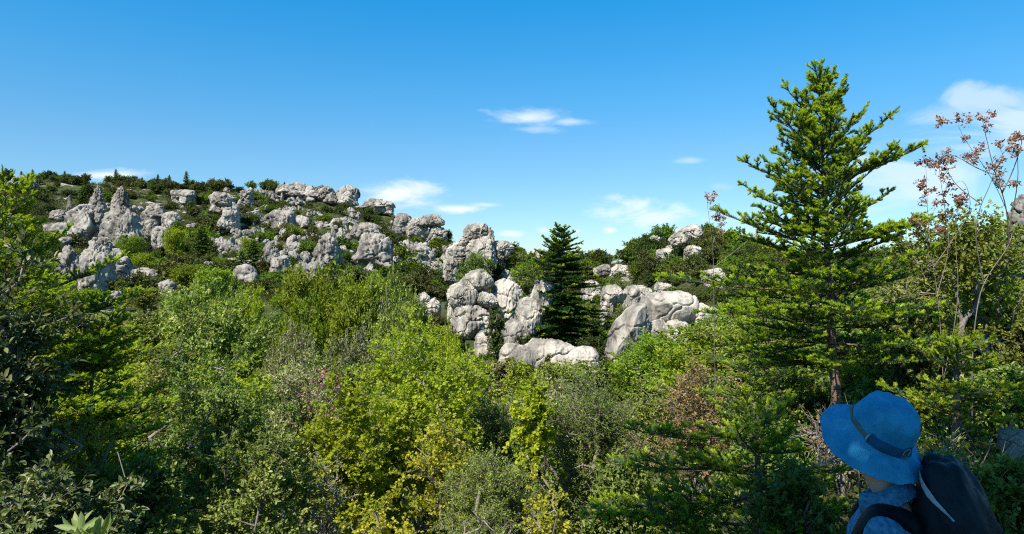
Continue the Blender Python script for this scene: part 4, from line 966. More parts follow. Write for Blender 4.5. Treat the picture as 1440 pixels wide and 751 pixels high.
# the crooked grey trunk behind them
def crooked():
    org = np.array(at(1352, CY, 8.0)); org[2] = gz(org[0], 8.0)
    P = [(1352, 560), (1352, 500), (1350, 470), (1354, 450), (1368, 437), (1376, 425), (1373, 400), (1372, 370), (1384, 340), (1390, 320)]
    P2 = [(1353, 452), (1347, 432), (1345, 405), (1338, 370), (1330, 350)]
    A, B, RA, RB = [], [], [], []
    for st, r in ((P, .045), (P2, .025)):
        pts = [np.array(at(x, y, 8.0)) - org for x, y in st]
        if st is P: pts[0][2] = -.1
        for _ in range(2):
            q = [pts[0]]
            for a, c in zip(pts[:-1], pts[1:]): q += [a * .75 + c * .25, a * .25 + c * .75]
            pts = q + [pts[-1]]
        for k in range(len(pts) - 1):
            t = k / len(pts); A.append(pts[k]); B.append(pts[k + 1]); RA.append(r * (1 - .6 * t)); RB.append(r * (1 - .6 * (t + 1 / len(pts))))
    wood = [(*tubes(A, B, RA, RB, 9), 0, None)]
    _, lf = broadleaf(2.5, 1.5, 55, K=70, twigs=7, lpt=10, L=.05, W=.03, cb=.5, shape='oval')
    plant('crooked_tree', 'crooked brown-grey trunk kinking to the right behind the small shaded fir', 'tree', tuple(org), wood, lf, [BARK, LM['phill']])
crooked()

# a fallen dead branch and sticks on the bank left of the hat
def sticks():
    rng = np.random.default_rng(9)
    for k, (px, py, d, L, az, e, r, lb) in enumerate(((1120, 668, 4.3, .8, 20, 16, .014, 'thick dead grey branch lying on the bank left of the blue hat'), (1150, 612, 4.9, .7, 160, -12, .008, 'thin dead stick leaning across the bank behind the hat brim'), (1385, 690, 4.0, .5, 50, 35, .007, 'pale broken stick slanting up behind the backpack'))):
        c = np.array(at(px, py, d)); D = np.array([math.cos(R(az)) * math.cos(R(e)), math.sin(R(az)) * math.cos(R(e)) * .4, math.sin(R(e))])
        g = gz(c[0], c[1]); A, B, RA, RB = [], [], [], []
        pts = [D * L * (t - .5) + rng.normal(size=3) * .012 for t in np.linspace(0, 1, 9)]
        pts[0] = np.array([pts[0][0], pts[0][1], g - c[2] - .02]) if k else pts[0]
        for i in range(8): A.append(pts[i]); B.append(pts[i + 1]); RA.append(r * (1 - .07 * i)); RB.append(r * (1 - .07 * (i + 1)))
        for i in range(9):
            p = pts[rng.integers(1, 8)]; q = nrm(rng.normal(size=3) + D * .8); l = rng.uniform(.12, .4)
            A.append(p); B.append(p + q * l); RA.append(r * .3); RB.append(r * .15)
        q = nrm(np.array([.1, .1, -1.0])); A.append(pts[3]); B.append(np.array([pts[3][0], pts[3][1] + .1, g - c[2] - .05])); RA.append(r * .5); RB.append(r * .4)
        o = link('dead_branch', make_mesh('dead_branch', [(*tubes(A, B, RA, RB, 7), 0, None)], [TWIG], True)); o.location = c; tag(o, lb, 'branch')
sticks()

# the tree over the viewpoint: out of the picture, it shades the person and the bottom of the view
wood, lf = broadleaf(8.2, 6.2, 61, K=150, twigs=9, lpt=14, L=.16, W=.11, cb=.5, stems=2, r0=.014, wseg=False, cl=.6)
SHT = [(-.9, -1.0, .86, 0), (-7.4, -3.0, .8, 2.0), (1.6, -.6, .92, 4.1)]
m1 = make_mesh('trunk', wood, [BARK], True); m2 = make_mesh('crown', lf, [LM['kermes']])
for k, (x, y, s_, rz) in enumerate(SHT):
    plant('oak_tree', 'leafy oak standing behind the viewpoint, shading the path', 'tree', (x, y, gz(x, y)), m1, m2, None, rz, 'oaks behind the viewpoint', (s_, s_, s_))

# ------------------------------------------------------------------ the person
def V3(*a): return np.array(a, float)
def cloth(name, c1, c2, scale, stretch=(1, 1, 1), rough=.85, bump=.25, bd=.003):
    return noisemat(name, [(.35, c1), (.65, c2)], scale, stretch, rough, bump, bd, scale * 1.5, 'Object', 4, .25)
M_HAT = cloth('blue_hat_cotton', (.018, .25, .47), (.05, .37, .63), 13, bump=.5, bd=.003)
M_BAND = cloth('olive_grey_webbing', (.10, .14, .13), (.16, .20, .17), 120)
M_PANEL = cloth('navy_panel', (.007, .09, .20), (.012, .13, .27), 60)
M_SKIN = noisemat('skin', [(.3, (.68, .33, .22)), (.7, (.76, .42, .29))], 25, (1, 1, 1), .5, .2, .002, 200, spec=.4)
M_HAIR = cloth('grey_brown_hair', (.03, .022, .017), (.09, .07, .055), 180, (1, 1, .1))
M_SHIRT = cloth('heather_blue_shirt', (.02, .13, .25), (.10, .30, .48), 70, (1, .35, 1), bump=.15)
M_TROU = cloth('dark_trousers', (.03, .03, .035), (.05, .05, .05), 60)
M_PACK = cloth('black_pack_nylon', (.0025, .0045, .007), (.005, .009, .013), 30, rough=.6, bump=.3, bd=.006)
M_LID = cloth('dark_teal_pack_nylon', (.004, .011, .017), (.007, .017, .026), 25, rough=.55, bump=.35, bd=.008)
M_STRIP = cloth('pale_reflective_piping', (.30, .38, .42), (.42, .50, .54), 60, rough=.4)
M_LIGHT = cloth('light_grey_thread', (.35, .38, .38), (.5, .52, .5), 90)
M_ORANGE = cloth('orange_brown_thread', (.16, .06, .03), (.25, .10, .05), 90)
M_SHOE = cloth('brown_boot', (.06, .04, .025), (.1, .07, .045), 50)

Hc = V3(*at(1236, 608, 2.34)); fh = nrm(V3(-.34, .94, 0)); Z = V3(0, 0, 1)
TILT = R(36); U = math.cos(TILT) * Z - math.sin(TILT) * fh; Fw = math.cos(TILT) * fh + math.sin(TILT) * Z; Sd = np.cross(U, Fw)
Nb = V3(*at(1252, 702, 2.33)); bf = nrm(V3(-.86, .51, 0)); bl = np.cross(Z, bf)
gp = gz(Nb[0], Nb[1]); ORG = V3(Nb[0], Nb[1], gp)

def skin_mesh(name, verts, edges, radii, root, sub=2, mats=()):
    me = bpy.data.meshes.new(name); me.from_pydata([tuple(v) for v in verts], edges, []); me.update()
    o = bpy.data.objects.new(name, me); COL.objects.link(o)
    md = o.modifiers.new('skin', 'SKIN'); md.use_smooth_shade = True
    for i, r in enumerate(radii):
        sv = me.skin_vertices[0].data[i]; sv.radius = (r, r) if not isinstance(r, tuple) else r; sv.use_root = (i == root)
    ss = o.modifiers.new('sub', 'SUBSURF'); ss.levels = sub; ss.render_levels = sub
    dg = bpy.context.evaluated_depsgraph_get(); ev = o.evaluated_get(dg)
    m2 = bpy.data.meshes.new_from_object(ev, depsgraph=dg); m2.name = name
    bpy.data.objects.remove(o); bpy.data.meshes.remove(me)
    m2.materials.clear()
    for m in mats: m2.materials.append(m)
    for p in m2.polygons: p.use_smooth = True; p.material_index = 0
    return m2

def build_person():
    root = empty('person', tuple(ORG)); tag(root, 'person in blue sun hat and heather blue shirt, seen from behind, facing the hills', 'person')
    W = lambda p: np.asarray(p) - ORG
    hz = Nb[2] - gp
    vs, rs, es = [], [], []
    def add(p, r, par=None):
        vs.append(W(p)); rs.append(r)
        if par is not None: es.append((par, len(vs) - 1))
        return len(vs) - 1
    pel = Nb * V3(1, 1, 0) + V3(0, 0, gp + hz * .62) + bf * -.02
    a0 = add(pel, (.15, .11)); a1 = add(pel + Z * .14, (.135, .10), a0); a2 = add(Nb - Z * .24 + bf * .01, (.15, .11), a1); a3 = add(Nb - Z * .09, (.12, .085), a2); a4 = add(Nb + Z * .01, .05, a3)
    nt = Hc - U * .115 - Fw * .045; a5 = add(nt, .047, a4)
    hc = Hc - U * .05; a6 = add(hc - U * .01, (.078, .092), a5); a7 = add(Hc + U * .035, (.072, .085), a6)
    jaw = add(hc - U * .075 + Fw * .055, .042, a6); add(hc - U * .02 + Fw * .098, .014, a6)
    for s in (-1, 1): add(hc - U * .02 + Sd * s * .088 - Fw * .01, (.016, .01), a6)
    for s in (1, -1):
        sh = add(Nb + bl * s * .165 - Z * .075, .056, a3); el = add(Nb + bl * s * .225 - Z * .36 - bf * .02, .042, sh)
        wr = add(Nb + bl * s * .22 - Z * .60 + bf * .09, .028, el); pm = add(Nb + bl * s * .215 - Z * .68 + bf * .125, (.036, .016), wr)
        base = Nb + bl * s * .215 - Z * .70 + bf * .13
        for k, (o_, ln) in enumerate(((-.03, .075), (-.010, .085), (.011, .08), (.03, .062))):
            f1 = add(base + bf * o_ * .9 + Z * (-.02 - abs(o_) * -.15), .0095, pm); f2 = add(base + bf * (o_ + .012) - Z * (.02 + ln * .55) - bl * s * .006, .0085, f1); add(base + bf * (o_ + .014) - Z * (.02 + ln) - bl * s * .022, .0075, f2)
        t1 = add(Nb + bl * s * .20 - Z * .66 + bf * .16, .0105, pm); add(Nb + bl * s * .195 - Z * .70 + bf * .185, .0085, t1)
        hp = add(pel + bl * s * .09 - Z * .07, .085, a0); kn = add(V3(*(pel[:2]), gp + hz * .33) + bl * s * .10 + bf * .02, .055, hp)
        an = add(V3(*(pel[:2]), gp + .09) + bl * s * .11 - bf * .03, .036, kn); add(V3(*(pel[:2]), gp + .035) + bl * s * .115 + bf * .10, (.04, .028), an)
    link('body', skin_mesh('body', vs, es, rs, 0, 2, [M_SKIN]), root)
    # shirt
    sv, sr, se = [], [], []
    def add2(p, r, par=None):
        sv.append(W(p)); sr.append(r)
        if par is not None: se.append((par, len(sv) - 1))
        return len(sv) - 1
    b0 = add2(pel + Z * .02, (.165, .125)); b1 = add2(pel + Z * .15, (.15, .115), b0); b2 = add2(Nb - Z * .24, (.165, .125), b1); b3 = add2(Nb - Z * .085, (.135, .10), b2); add2(Nb - Z * .005, .07, b3)
    for s in (1, -1):
        q = add2(Nb + bl * s * .165 - Z * .07, .070, b3); q2 = add2(Nb + bl * s * .20 - Z * .22, .062, q); add2(Nb + bl * s * .222 - Z * .34 - bf * .02, .056, q2)
    sm = skin_mesh('shirt', sv, se, sr, 0, 3, [M_SHIRT])
    co = np.zeros(len(sm.vertices) * 3); sm.vertices.foreach_get('co', co); co = co.reshape(-1, 3)
    nn = np.zeros(len(co) * 3); sm.vertices.foreach_get('normal', nn); nn = nn.reshape(-1, 3)
    q = co @ np.stack([bf, bl, Z], 1)
    co = co + nn * (.006 * fbm(co * V3(9, 9, 16), 3, 3) + .005 * vnoise(np.stack([q[:, 0] * 6, (q[:, 1] + q[:, 2]) * 26, q[:, 2] * 4], 1), 8))[:, None]
    sm.vertices.foreach_set('co', co.astype(np.float32).ravel()); sm.update()
    shirt = link('shirt', sm, root)
    # collar: an open stand-and-fall ring round the neck
    ax = nrm(nt - Nb); n = 48; rows = [(.062, -.01), (.066, .03), (.068, .056), (.076, .060), (.090, .034), (.102, .000), (.096, -.004), (.074, .03)]
    e1 = nrm(bf - ax * (bf @ ax)); e2 = np.cross(ax, e1); Vc = []
    for (r, h) in rows:
        for k in range(n):
            a = R(16) + (2 * math.pi - R(32)) * k / (n - 1)
            Vc.append(W(Nb + Z * -.012 + ax * (h + .004 * math.sin(3 * a)) + (e1 * math.cos(a) + e2 * math.sin(a)) * (r * (1 + .05 * math.cos(2 * a)))))
    I, J = np.meshgrid(np.arange(len(rows) - 1), np.arange(n - 1), indexing='ij')
    Fq = np.stack([I * n + J, I * n + J + 1, (I + 1) * n + J + 1, (I + 1) * n + J], -1).reshape(-1, 4)
    link('collar', make_mesh('collar', [(np.array(Vc), Fq, 0, None)], [M_SHIRT], True), shirt).location = (0, 0, 0)
    # trousers, boots, hair
    tv = [W(pel + Z * .03), W(pel - Z * .03)]; tr = [(.152, .118), (.155, .12)]; te = [(0, 1)]
    for s in (1, -1):
        i = len(tv); tv += [W(pel + bl * s * .09 - Z * .09), W(V3(*(pel[:2]), gp + hz * .33) + bl * s * .10 + bf * .02), W(V3(*(pel[:2]), gp + .10) + bl * s * .11 - bf * .03)]; tr += [.095, .072, .06]; te += [(1, i), (i, i + 1), (i + 1, i + 2)]
    link('trousers', skin_mesh('trousers', tv, te, tr, 0, 2, [M_TROU]), root)
    for s in (1, -1):
        p = V3(*(pel[:2]), gp) + bl * s * .112
        link('boot', skin_mesh('boot', [W(p - bf * .03 + Z * .14), W(p - bf * .035 + Z * .055), W(p + bf * .09 + Z * .045), W(p + bf * .16 + Z * .035)], [(0, 1), (1, 2), (2, 3)], [.05, .052, .046, .034], 0, 2, [M_SHOE]), root)
    D, Fc = ico(4)
    hd = D * V3(.083, .098, .088)
    sel = (D[:, 2] > -.12) & (D[:, 1] < .45 + .4 * (D[:, 2] > .2))
    keep = sel[Fc].all(1)
    P = Hc - U * .045 - Fw * .012 + hd[:, 0:1] * Sd + hd[:, 1:2] * Fw + hd[:, 2:3] * U + .003 * vnoise(D * 16, 4)[:, None] * D
    link('hair', make_mesh('hair', [(P - ORG, Fc[keep], 0, None)], [M_HAIR], True), root)

    # hat
    n = 144; ph = np.arange(n) / n * 2 * math.pi
    prof = [(0.0, .130), (.022, .1295), (.047, .127), (.068, .120), (.082, .108), (.090, .091), (.094, .069), (.097, .047), (.0995, .025), (.1015, .008), (.104, .0), (.114, -.003), (.128, -.008), (.140, -.014), (.150, -.021), (.160, -.028), (.168, -.034),
            (.1692, -.0355), (.1675, -.0365), (.158, -.0305), (.146, -.020), (.128, -.0105), (.108, -.004), (.098, .003), (.094, .02)]
    Vh = []; kinds = []
    for i, (r, h) in enumerate(prof):
        t = np.clip((r - .104) / .074, 0, 1); cr = np.clip(h / .12, 0, 1) if i < 11 else 0
        el = 1 + .09 * np.cos(ph) ** 2
        rr = r * el
        dz = t ** 1.4 * (-.020 - .020 * np.sin(ph) ** 2 - .014 * np.cos(ph) + .006 * np.sin(3 * ph + .6) + .005 * np.sin(5 * ph + 2.1) - .012 * np.exp(-((ph - 2.3) / .5) ** 2))
        pts = Hc + np.outer(np.cos(ph) * rr, Fw) + np.outer(np.sin(ph) * rr, Sd) + np.outer(h + dz, U)
        if i < 11:
            q = np.stack([np.cos(ph) * r * 30, np.sin(ph) * r * 30, np.full(n, h * 60.)], 1)
            wr = .0085 * fbm(q * .55, 5, 3) + .0016 * np.sin(ph * 11 + 60 * h + 2 * vnoise(q * .3, 9)) * (1 if .02 < h < .112 else .25)
            nn_ = np.outer(np.cos(ph), Fw) + np.outer(np.sin(ph), Sd) + U * (h / .08)
            pts = pts + nrm(nn_) * wr[:, None]
        else:
            q = np.stack([np.cos(ph) * r * 22, np.sin(ph) * r * 22, np.zeros(n)], 1); pts = pts + np.outer(.0075 * fbm(q, 12, 3) * (t > 0) + .0009 * math.sin(r * 2 * math.pi / .0105) * (r > .115), U)
        Vh.append(pts - ORG)
    Vh = np.concatenate(Vh); I, J = np.meshgrid(np.arange(1, len(prof) - 1), np.arange(n), indexing='ij'); J2 = (J + 1) % n
    Fq = np.stack([I * n + J, (I + 1) * n + J, (I + 1) * n + J2, I * n + J2], -1).reshape(-1, 4)
    cap = np.stack([np.full(n, 0), n + np.arange(n), n + (np.arange(n) + 1) % n], 1)
    hat = link('hat', make_mesh('hat', [(Vh, Fq, 0, None), (Vh, cap, 0, None)], [M_HAT], True), root); hat['label'] = 'blue wide-brimmed cotton sun hat'
    hb = BVHTree.FromPolygons([Vector(v) for v in Vh], Fq.tolist())
    def onhat(phi, h, off=.0022):
        d = np.cos(phi) * Fw + np.sin(phi) * Sd; o = Hc - ORG + U * h + d * .3
        hit = hb.ray_cast(Vector(o), Vector(-d)); p = np.array(hit[0]) if hit[0] else Hc - ORG + U * h + d * .105
        return p + d * off
    def strip(name, p0, p1, h0, h1, mat, off, rows=5, cols=48, hf=None):
        Pv = []
        for i in range(rows):
            for k in range(cols):
                t = k / (cols - 1); f = p0 + (p1 - p0) * t; hh0, hh1 = (h0, h1) if hf is None else hf(t)
                edge = .5 if i in (0, rows - 1) else 1
                Pv.append(onhat(f, hh0 + (hh1 - hh0) * i / (rows - 1), off * edge))
        I, J = np.meshgrid(np.arange(rows - 1), np.arange(cols - 1), indexing='ij')
        f = np.stack([I * cols + J, I * cols + J + 1, (I + 1) * cols + J + 1, (I + 1) * cols + J], -1).reshape(-1, 4)
        return link(name, make_mesh(name, [(np.array(Pv), f, 0, None)], [mat], True), hat)
    strip('hat_band', R(8), R(107), 0, 0, M_BAND, .0026, hf=lambda t: (.012 + .008 * (1 - t), .030 + .012 * (1 - t)))
    strip('hat_band', R(-8), R(-120), 0, 0, M_BAND, .0026, hf=lambda t: (.012 + .008 * (1 - t), .030 + .012 * (1 - t)))
    strip('back_panel', R(110), R(239), .004, .046, M_PANEL, .0024)
    strip('band_toggle', R(106), R(109), .010, .036, M_LIGHT, .0045, 4, 4)
    # emblem: a broken ring with a small peak inside, and a short line of stitched lettering below it
    pc, hc_ = R(180), .023
    def curve(name, pts, r, mat):
        A = [onhat(p, h, .0036) for p, h in pts]
        return link(name, make_mesh(name, [(*tubes(A[:-1], A[1:], [r] * (len(A) - 1), [r] * (len(A) - 1), 6), 0, None)], [mat], True), hat)
    curve('emblem_ring', [(pc + .15 * math.cos(a), hc_ + .005 + .0135 * math.sin(a)) for a in np.linspace(-.9, 4.0, 26)], .0013, M_LIGHT)
    curve('emblem_peak', [(pc - .08, hc_ - .001), (pc - .02, hc_ + .009), (pc + .01, hc_ + .004), (pc + .04, hc_ + .008), (pc + .085, hc_ - .001)], .002, M_ORANGE)
    segs = []
    for k in range(6):
        p = pc - .11 + .04 * k
        segs += [(onhat(p, .0125, .0034), onhat(p, .0075, .0034))]
        if k in (0, 2, 5): segs += [(onhat(p - .012, .0125, .0034), onhat(p + .012, .0125, .0034))]
        if k in (1, 3): segs += [(onhat(p, .0125, .0034), onhat(p + .018, .0105, .0034))]
    link('lettering', make_mesh('lettering', [(*tubes([a for a, _ in segs], [b for _, b in segs], [.0005] * len(segs), [.0005] * len(segs), 4), 0, None)], [M_LIGHT], True), hat)

    # backpack (a thing of its own)
    pk = empty('backpack', tuple(ORG + Z * .9)); tag(pk, 'dark navy backpack with a pale piping stripe, worn by the person in the blue hat', 'backpack')
    PO = ORG + Z * .9
    bk = -bf; pc_ = Nb + bk * .192 - Z * .16
    D, Fc = ico(5)
    def packshape(hx, hy, hz_, n_=2.7, seed=2, amp=1.0):
        rr = 1 / (np.abs(D) ** n_).sum(1) ** (1 / n_)
        P = D * rr[:, None]
        tp = 1 - .10 * np.clip(P[:, 2], 0, 1) ** 2
        x = P[:, 0] * hx * tp; y = P[:, 1] * hy * (1 - .12 * np.clip(P[:, 2], 0, 1)); z = P[:, 2] * hz_ - .075 * P[:, 0]
        w = amp * (.014 * fbm(np.stack([P[:, 0] * 2.2, P[:, 1] * 2.2 + P[:, 2], P[:, 2] * 3.4], 1), seed, 4) + .006 * np.abs(vnoise(np.stack([P[:, 0] * 3, P[:, 1] * 3 - P[:, 2] * 4, P[:, 2] * 6], 1), seed + 5)))
        Q = np.outer(x, bk) + np.outer(y, bl) + np.outer(z, Z)
        return pc_ + Q + nrm(Q) * w[:, None] - PO
    Vp = packshape(.118, .158, .295, 2.9, 2, 1.2)
    body = link('pack_body', make_mesh('pack_body', [(Vp, Fc, 0, None)], [M_PACK], True), pk)
    pb = BVHTree.FromPolygons([Vector(v) for v in Vp], Fc.tolist())
    # lid: the upper cap, slightly larger, hanging over the front
    Vl = packshape(.128, .168, .307, 2.7, 2, 1.25)
    lim = D[:, 2] > (.30 - .30 * np.clip(D[:, 0], -1, 1) + .06 * np.sin(D[:, 1] * 4)); kf = lim[Fc].all(1)
    link('lid', make_mesh('lid', [(Vl, Fc[kf], 0, None), (Vl - nrm(Vl - (pc_ - PO)) * .006, Fc[kf][:, ::-1], 0, None)], [M_LID], True), pk)
    lb = BVHTree.FromPolygons([Vector(v) for v in Vl], Fc.tolist())
    # pale piping along the near edge of the lid
    cam = V3(0, 0, ZC) - PO
    def onpack(px, py, off):
        d = V3((px - CX) / F, 1, -(py - CY) / F)
        hs_ = [q for q in (lb.ray_cast(Vector(cam), Vector(nrm(d))), pb.ray_cast(Vector(cam), Vector(nrm(d)))) if q[0] is not None]
        if not hs_: return None
        h = min(hs_, key=lambda q: q[3])
        nn_ = np.array(h[1]); nn_ = nn_ if nn_ @ (cam - np.array(h[0])) > 0 else -nn_
        return np.array(h[0]) + nn_ * off
    up_ = [(1297, 664), (1300, 672), (1305, 682), (1312, 694), (1320, 706), (1329, 717), (1337, 726), (1343, 733)]
    lo_ = [(1296, 665), (1297.5, 675), (1300, 686), (1307, 699), (1316, 710), (1326, 719.5), (1335, 727.5), (1342, 734)]
    a = [onpack(*p, .010) for p in up_]; b = [onpack(*p, .010) for p in lo_]
    ok = [k for k in range(len(a)) if a[k] is not None and b[k] is not None]
    Vs = np.array([a[k] for k in ok] + [(a[k] + b[k]) / 2 + nrm(cam - a[k]) * .004 for k in ok] + [b[k] for k in ok]); m = len(ok)
    f = [[r * m + k, r * m + k + 1, (r + 1) * m + k + 1, (r + 1) * m + k] for r in (0, 1) for k in range(m - 1)]
    link('piping_stripe', make_mesh('piping_stripe', [(Vs, np.array(f), 0, None)], [M_STRIP], True), pk)
    # grab loop on top, side pocket
    tl = [pc_ - PO + Z * (.262 + .045 * math.sin(t * math.pi)) + bk * -.085 + bl * (.045 * math.cos(t * math.pi)) for t in np.linspace(0, 1, 14)]
    link('grab_loop', make_mesh('grab_loop', [(*tubes(tl[:-1], tl[1:], [.007] * 13, [.007] * 13, 8), 0, None)], [M_PACK], True), pk)
    Dp, Fp = ico(4)
    for s in (1, -1):
        Q = np.outer(Dp[:, 0] * .10, bk) + np.outer(Dp[:, 1] * .035, bl) + np.outer(Dp[:, 2] * .12, Z)
        link('side_pocket', make_mesh('side_pocket', [(pc_ - PO + bl * s * .15 - Z * .15 + Q + .006 * fbm(Dp * 3, 7, 3)[:, None] * Dp, Fp, 0, None)], [M_PACK], True), pk)
    # shoulder straps, laid over the shirt
    sc_ = np.zeros(len(sm.vertices) * 3); sm.vertices.foreach_get('co', sc_); sc_ = sc_.reshape(-1, 3)
    sb = BVHTree.FromPolygons([Vector(v + ORG - PO) for v in sc_], [list(p.vertices) for p in sm.polygons])
    for s in (1, -1):
        cen = Nb - PO + bl * s * .115 - Z * .16
        rowsP = []
        for t in np.linspace(R(150), R(-40), 30):
            dv = bf * math.cos(t) + Z * math.sin(t); row = []
            for k, wv in enumerate(np.linspace(-.042, .042, 7)):
                o = cen + bl * s * wv + dv * .5
                h = sb.ray_cast(Vector(o), Vector(-dv)); p = np.array(h[0]) if h[0] else cen + bl * s * wv + dv * .13
                row.append((p, dv))
            rowsP.append(row)
        P0 = np.array([[p for p, _ in r] for r in rowsP]); DV = np.array([[d for _, d in r] for r in rowsP])
        for _ in range(6): P0[1:-1] = (P0[:-2] + 2 * P0[1:-1] + P0[2:]) / 4
        th = np.array([.004, .012, .015, .015, .015, .012, .004])[None, :, None]
        top = P0 + DV * (th + .004); bot = P0 - DV * .004
        nr, nc = P0.shape[:2]
        VV = np.concatenate([top.reshape(-1, 3), bot.reshape(-1, 3)]); I, J = np.meshgrid(np.arange(nr - 1), np.arange(nc - 1), indexing='ij')
        f1 = np.stack([I * nc + J, I * nc + J + 1, (I + 1) * nc + J + 1, (I + 1) * nc + J], -1).reshape(-1, 4); off = nr * nc
        sd = [[k * nc + c, (k + 1) * nc + c, off + (k + 1) * nc + c, off + k * nc + c] for k in range(nr - 1) for c in (0, nc - 1)]
        link('shoulder_strap', make_mesh('shoulder_strap', [(VV, np.concatenate([f1, f1[:, ::-1] + off, np.array(sd)]), 0, None)], [M_PACK], True), pk)
build_person()

# ------------------------------------------------------------------ sky, sun, camera
wd = bpy.data.worlds.new('World'); SC.world = wd; wd.use_nodes = True
n, l = wd.node_tree.nodes, wd.node_tree.links
bg = n['Background']
sky = n.new('ShaderNodeTexSky'); sky.sky_type = 'NISHITA'; sky.sun_disc = False
sky.sun_elevation = math.asin(SUN.z); sky.sun_rotation = math.atan2(SUN.x, SUN.y)
sky.altitude = 600; sky.air_density = 1.0; sky.dust_density = 0.3; sky.ozone_density = 3.0
hs = n.new('ShaderNodeHueSaturation'); hs.inputs['Saturation'].default_value = 1.22; hs.inputs['Hue'].default_value = .495; hs.inputs['Value'].default_value = 1.0
l.new(sky.outputs[0], hs.inputs['Color'])
tc = n.new('ShaderNodeTexCoord'); sx = n.new('ShaderNodeSeparateXYZ'); l.new(tc.outputs['Generated'], sx.inputs[0])
fy = math_node(n, l, 'MAXIMUM', sx.outputs[1], .02)
u_ = math_node(n, l, 'DIVIDE', sx.outputs[0], fy); v_ = math_node(n, l, 'DIVIDE', sx.outputs[2], fy)
cb_ = n.new('ShaderNodeCombineXYZ'); l.new(u_, cb_.inputs[0]); l.new(math_node(n, l, 'MULTIPLY', v_, 2.6), cb_.inputs[1])
nz = n.new('ShaderNodeTexNoise'); nz.inputs['Scale'].default_value = 11; nz.inputs['Detail'].default_value = 9; nz.inputs['Roughness'].default_value = .62; nz.inputs['Distortion'].default_value = .35
l.new(cb_.outputs[0], nz.inputs['Vector'])
nz2 = n.new('ShaderNodeTexNoise'); nz2.inputs['Scale'].default_value = 4; nz2.inputs['Detail'].default_value = 8; nz2.inputs['Roughness'].default_value = .6; nz2.inputs['Distortion'].default_value = .8
l.new(cb_.outputs[0], nz2.inputs['Vector'])
tot = None
for (px, py, a, b, op, amt, src) in ((745, 165, 78, 18, .75, .9, 0), (805, 171, 60, 9, .55, .8, 0), (745, 182, 60, 9, .35, .9, 0), (550, 276, 84, 30, 1.0, .95, 0), (590, 268, 56, 18, .8, .9, 0), (648, 294, 56, 10, 1.0, .7, 0), (682, 288, 36, 6, .6, .6, 0), (905, 298, 90, 28, .85, 1.2, 0), (930, 308, 60, 18, .8, 1.0, 0),
        (1385, 136, 110, 32, .5, 1.7, 1), (1330, 160, 90, 26, .3, 1.7, 1), (1440, 170, 90, 30, .6, 1.5, 1), (1370, 208, 190, 34, .6, 1.7, 1), (1440, 205, 110, 50, .6, 1.2, 1), (1150, 300, 190, 34, .5, 1.4, 1), (1290, 255, 220, 60, .55, 1.5, 1), (150, 247, 80, 12, .9, .9, 0), (718, 329, 34, 8, .85, .6, 0), (765, 324, 18, 10, .6, .6, 0), (811, 325, 12, 6, .95, .4, 0), (857, 324, 16, 9, 1.0, .4, 0), (945, 320, 34, 9, .6, .8, 0), (968, 226, 28, 7, .35, .8, 0), (1010, 262, 30, 8, .2, .8, 0), (800, 345, 200, 22, .25, 1.0, 1)):
    uu = (px - CX) / F; vv = -(py - CY) / F
    du = math_node(n, l, 'DIVIDE', math_node(n, l, 'SUBTRACT', u_, uu), a / F); dv = math_node(n, l, 'DIVIDE', math_node(n, l, 'SUBTRACT', v_, vv), b / F)
    e = math_node(n, l, 'SQRT', math_node(n, l, 'ADD', math_node(n, l, 'MULTIPLY', du, du), math_node(n, l, 'MULTIPLY', dv, dv)))
    q = math_node(n, l, 'SUBTRACT', math_node(n, l, 'ADD', math_node(n, l, 'MULTIPLY', math_node(n, l, 'SUBTRACT', (nz if src == 0 else nz2).outputs[0], .5), amt * 2.6), .85), e)
    m = n.new('ShaderNodeMapRange'); m.interpolation_type = 'SMOOTHSTEP'; m.inputs[1].default_value = 0.0; m.inputs[2].default_value = .95; m.inputs[4].default_value = op
    l.new(q, m.inputs[0])
    tot = m.outputs[0] if tot is None else math_node(n, l, 'MAXIMUM', tot, m.outputs[0])
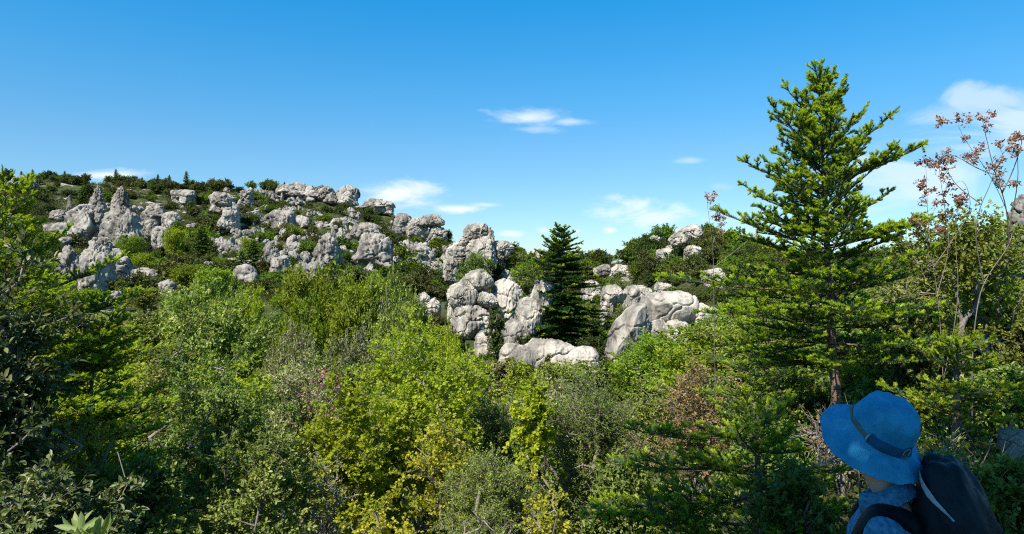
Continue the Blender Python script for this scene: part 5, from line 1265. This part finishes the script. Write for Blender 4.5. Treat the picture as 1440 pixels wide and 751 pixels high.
fr = math_node(n, l, 'GREATER_THAN', sx.outputs[1], .1)
tot = math_node(n, l, 'MULTIPLY', tot, fr)
mx = n.new('ShaderNodeMix'); mx.data_type = 'RGBA'; 
tint = ramp(n, [(0, (.34, .44, .52)), (.10, (.42, .50, .54)), (.17, (.44, .55, .58)), (.25, (.34, .62, .66)), (.37, (.15, .68, .78)), (.55, (.32, .70, .72)), (1, (.44, .72, .70))]); l.new(sx.outputs[2], tint.inputs[0])
tm = n.new('ShaderNodeMix'); tm.data_type = 'RGBA'; tm.blend_type = 'MULTIPLY'; tm.inputs[0].default_value = 1; l.new(hs.outputs[0], tm.inputs[6]); l.new(tint.outputs[0], tm.inputs[7])
l.new(tot, mx.inputs[0]); l.new(tm.outputs[2], mx.inputs[6]); mx.inputs[7].default_value = (3.6, 3.95, 4.3, 1)
l.new(mx.outputs[2], bg.inputs['Color']); bg.inputs['Strength'].default_value = 0.15

sl = bpy.data.lights.new('sun', 'SUN'); sl.energy = 4.8; sl.angle = R(.5); sl.color = (1, .955, .88)
so = bpy.data.objects.new('sun', sl); COL.objects.link(so); so.rotation_euler = SUN.to_track_quat('Z', 'Y').to_euler(); so.location = SUN * 60

cam = bpy.data.cameras.new('camera'); co_ = bpy.data.objects.new('camera', cam); COL.objects.link(co_)
co_.location = (0, 0, ZC); co_.rotation_euler = (R(90), 0, 0)
cam.sensor_width = 36; cam.sensor_fit = 'HORIZONTAL'; cam.lens = 36 * F / 1440; cam.clip_start = .05; cam.clip_end = 9000
SC.camera = co_

SC.view_settings.view_transform = 'Standard'; SC.view_settings.look = 'None'; SC.view_settings.gamma = 1; SC.view_settings.exposure = 0.85; SC.view_settings.use_curve_mapping = False
SC.render.engine = 'CYCLES'
cy = SC.cycles
cy.max_bounces = 6; cy.diffuse_bounces = 3; cy.glossy_bounces = 2; cy.transmission_bounces = 4; cy.use_denoising = False; cy.filter_width = 1.1
try: cy.denoiser = 'OPENIMAGEDENOISE'
except Exception: pass
SC.render.use_persistent_data = False
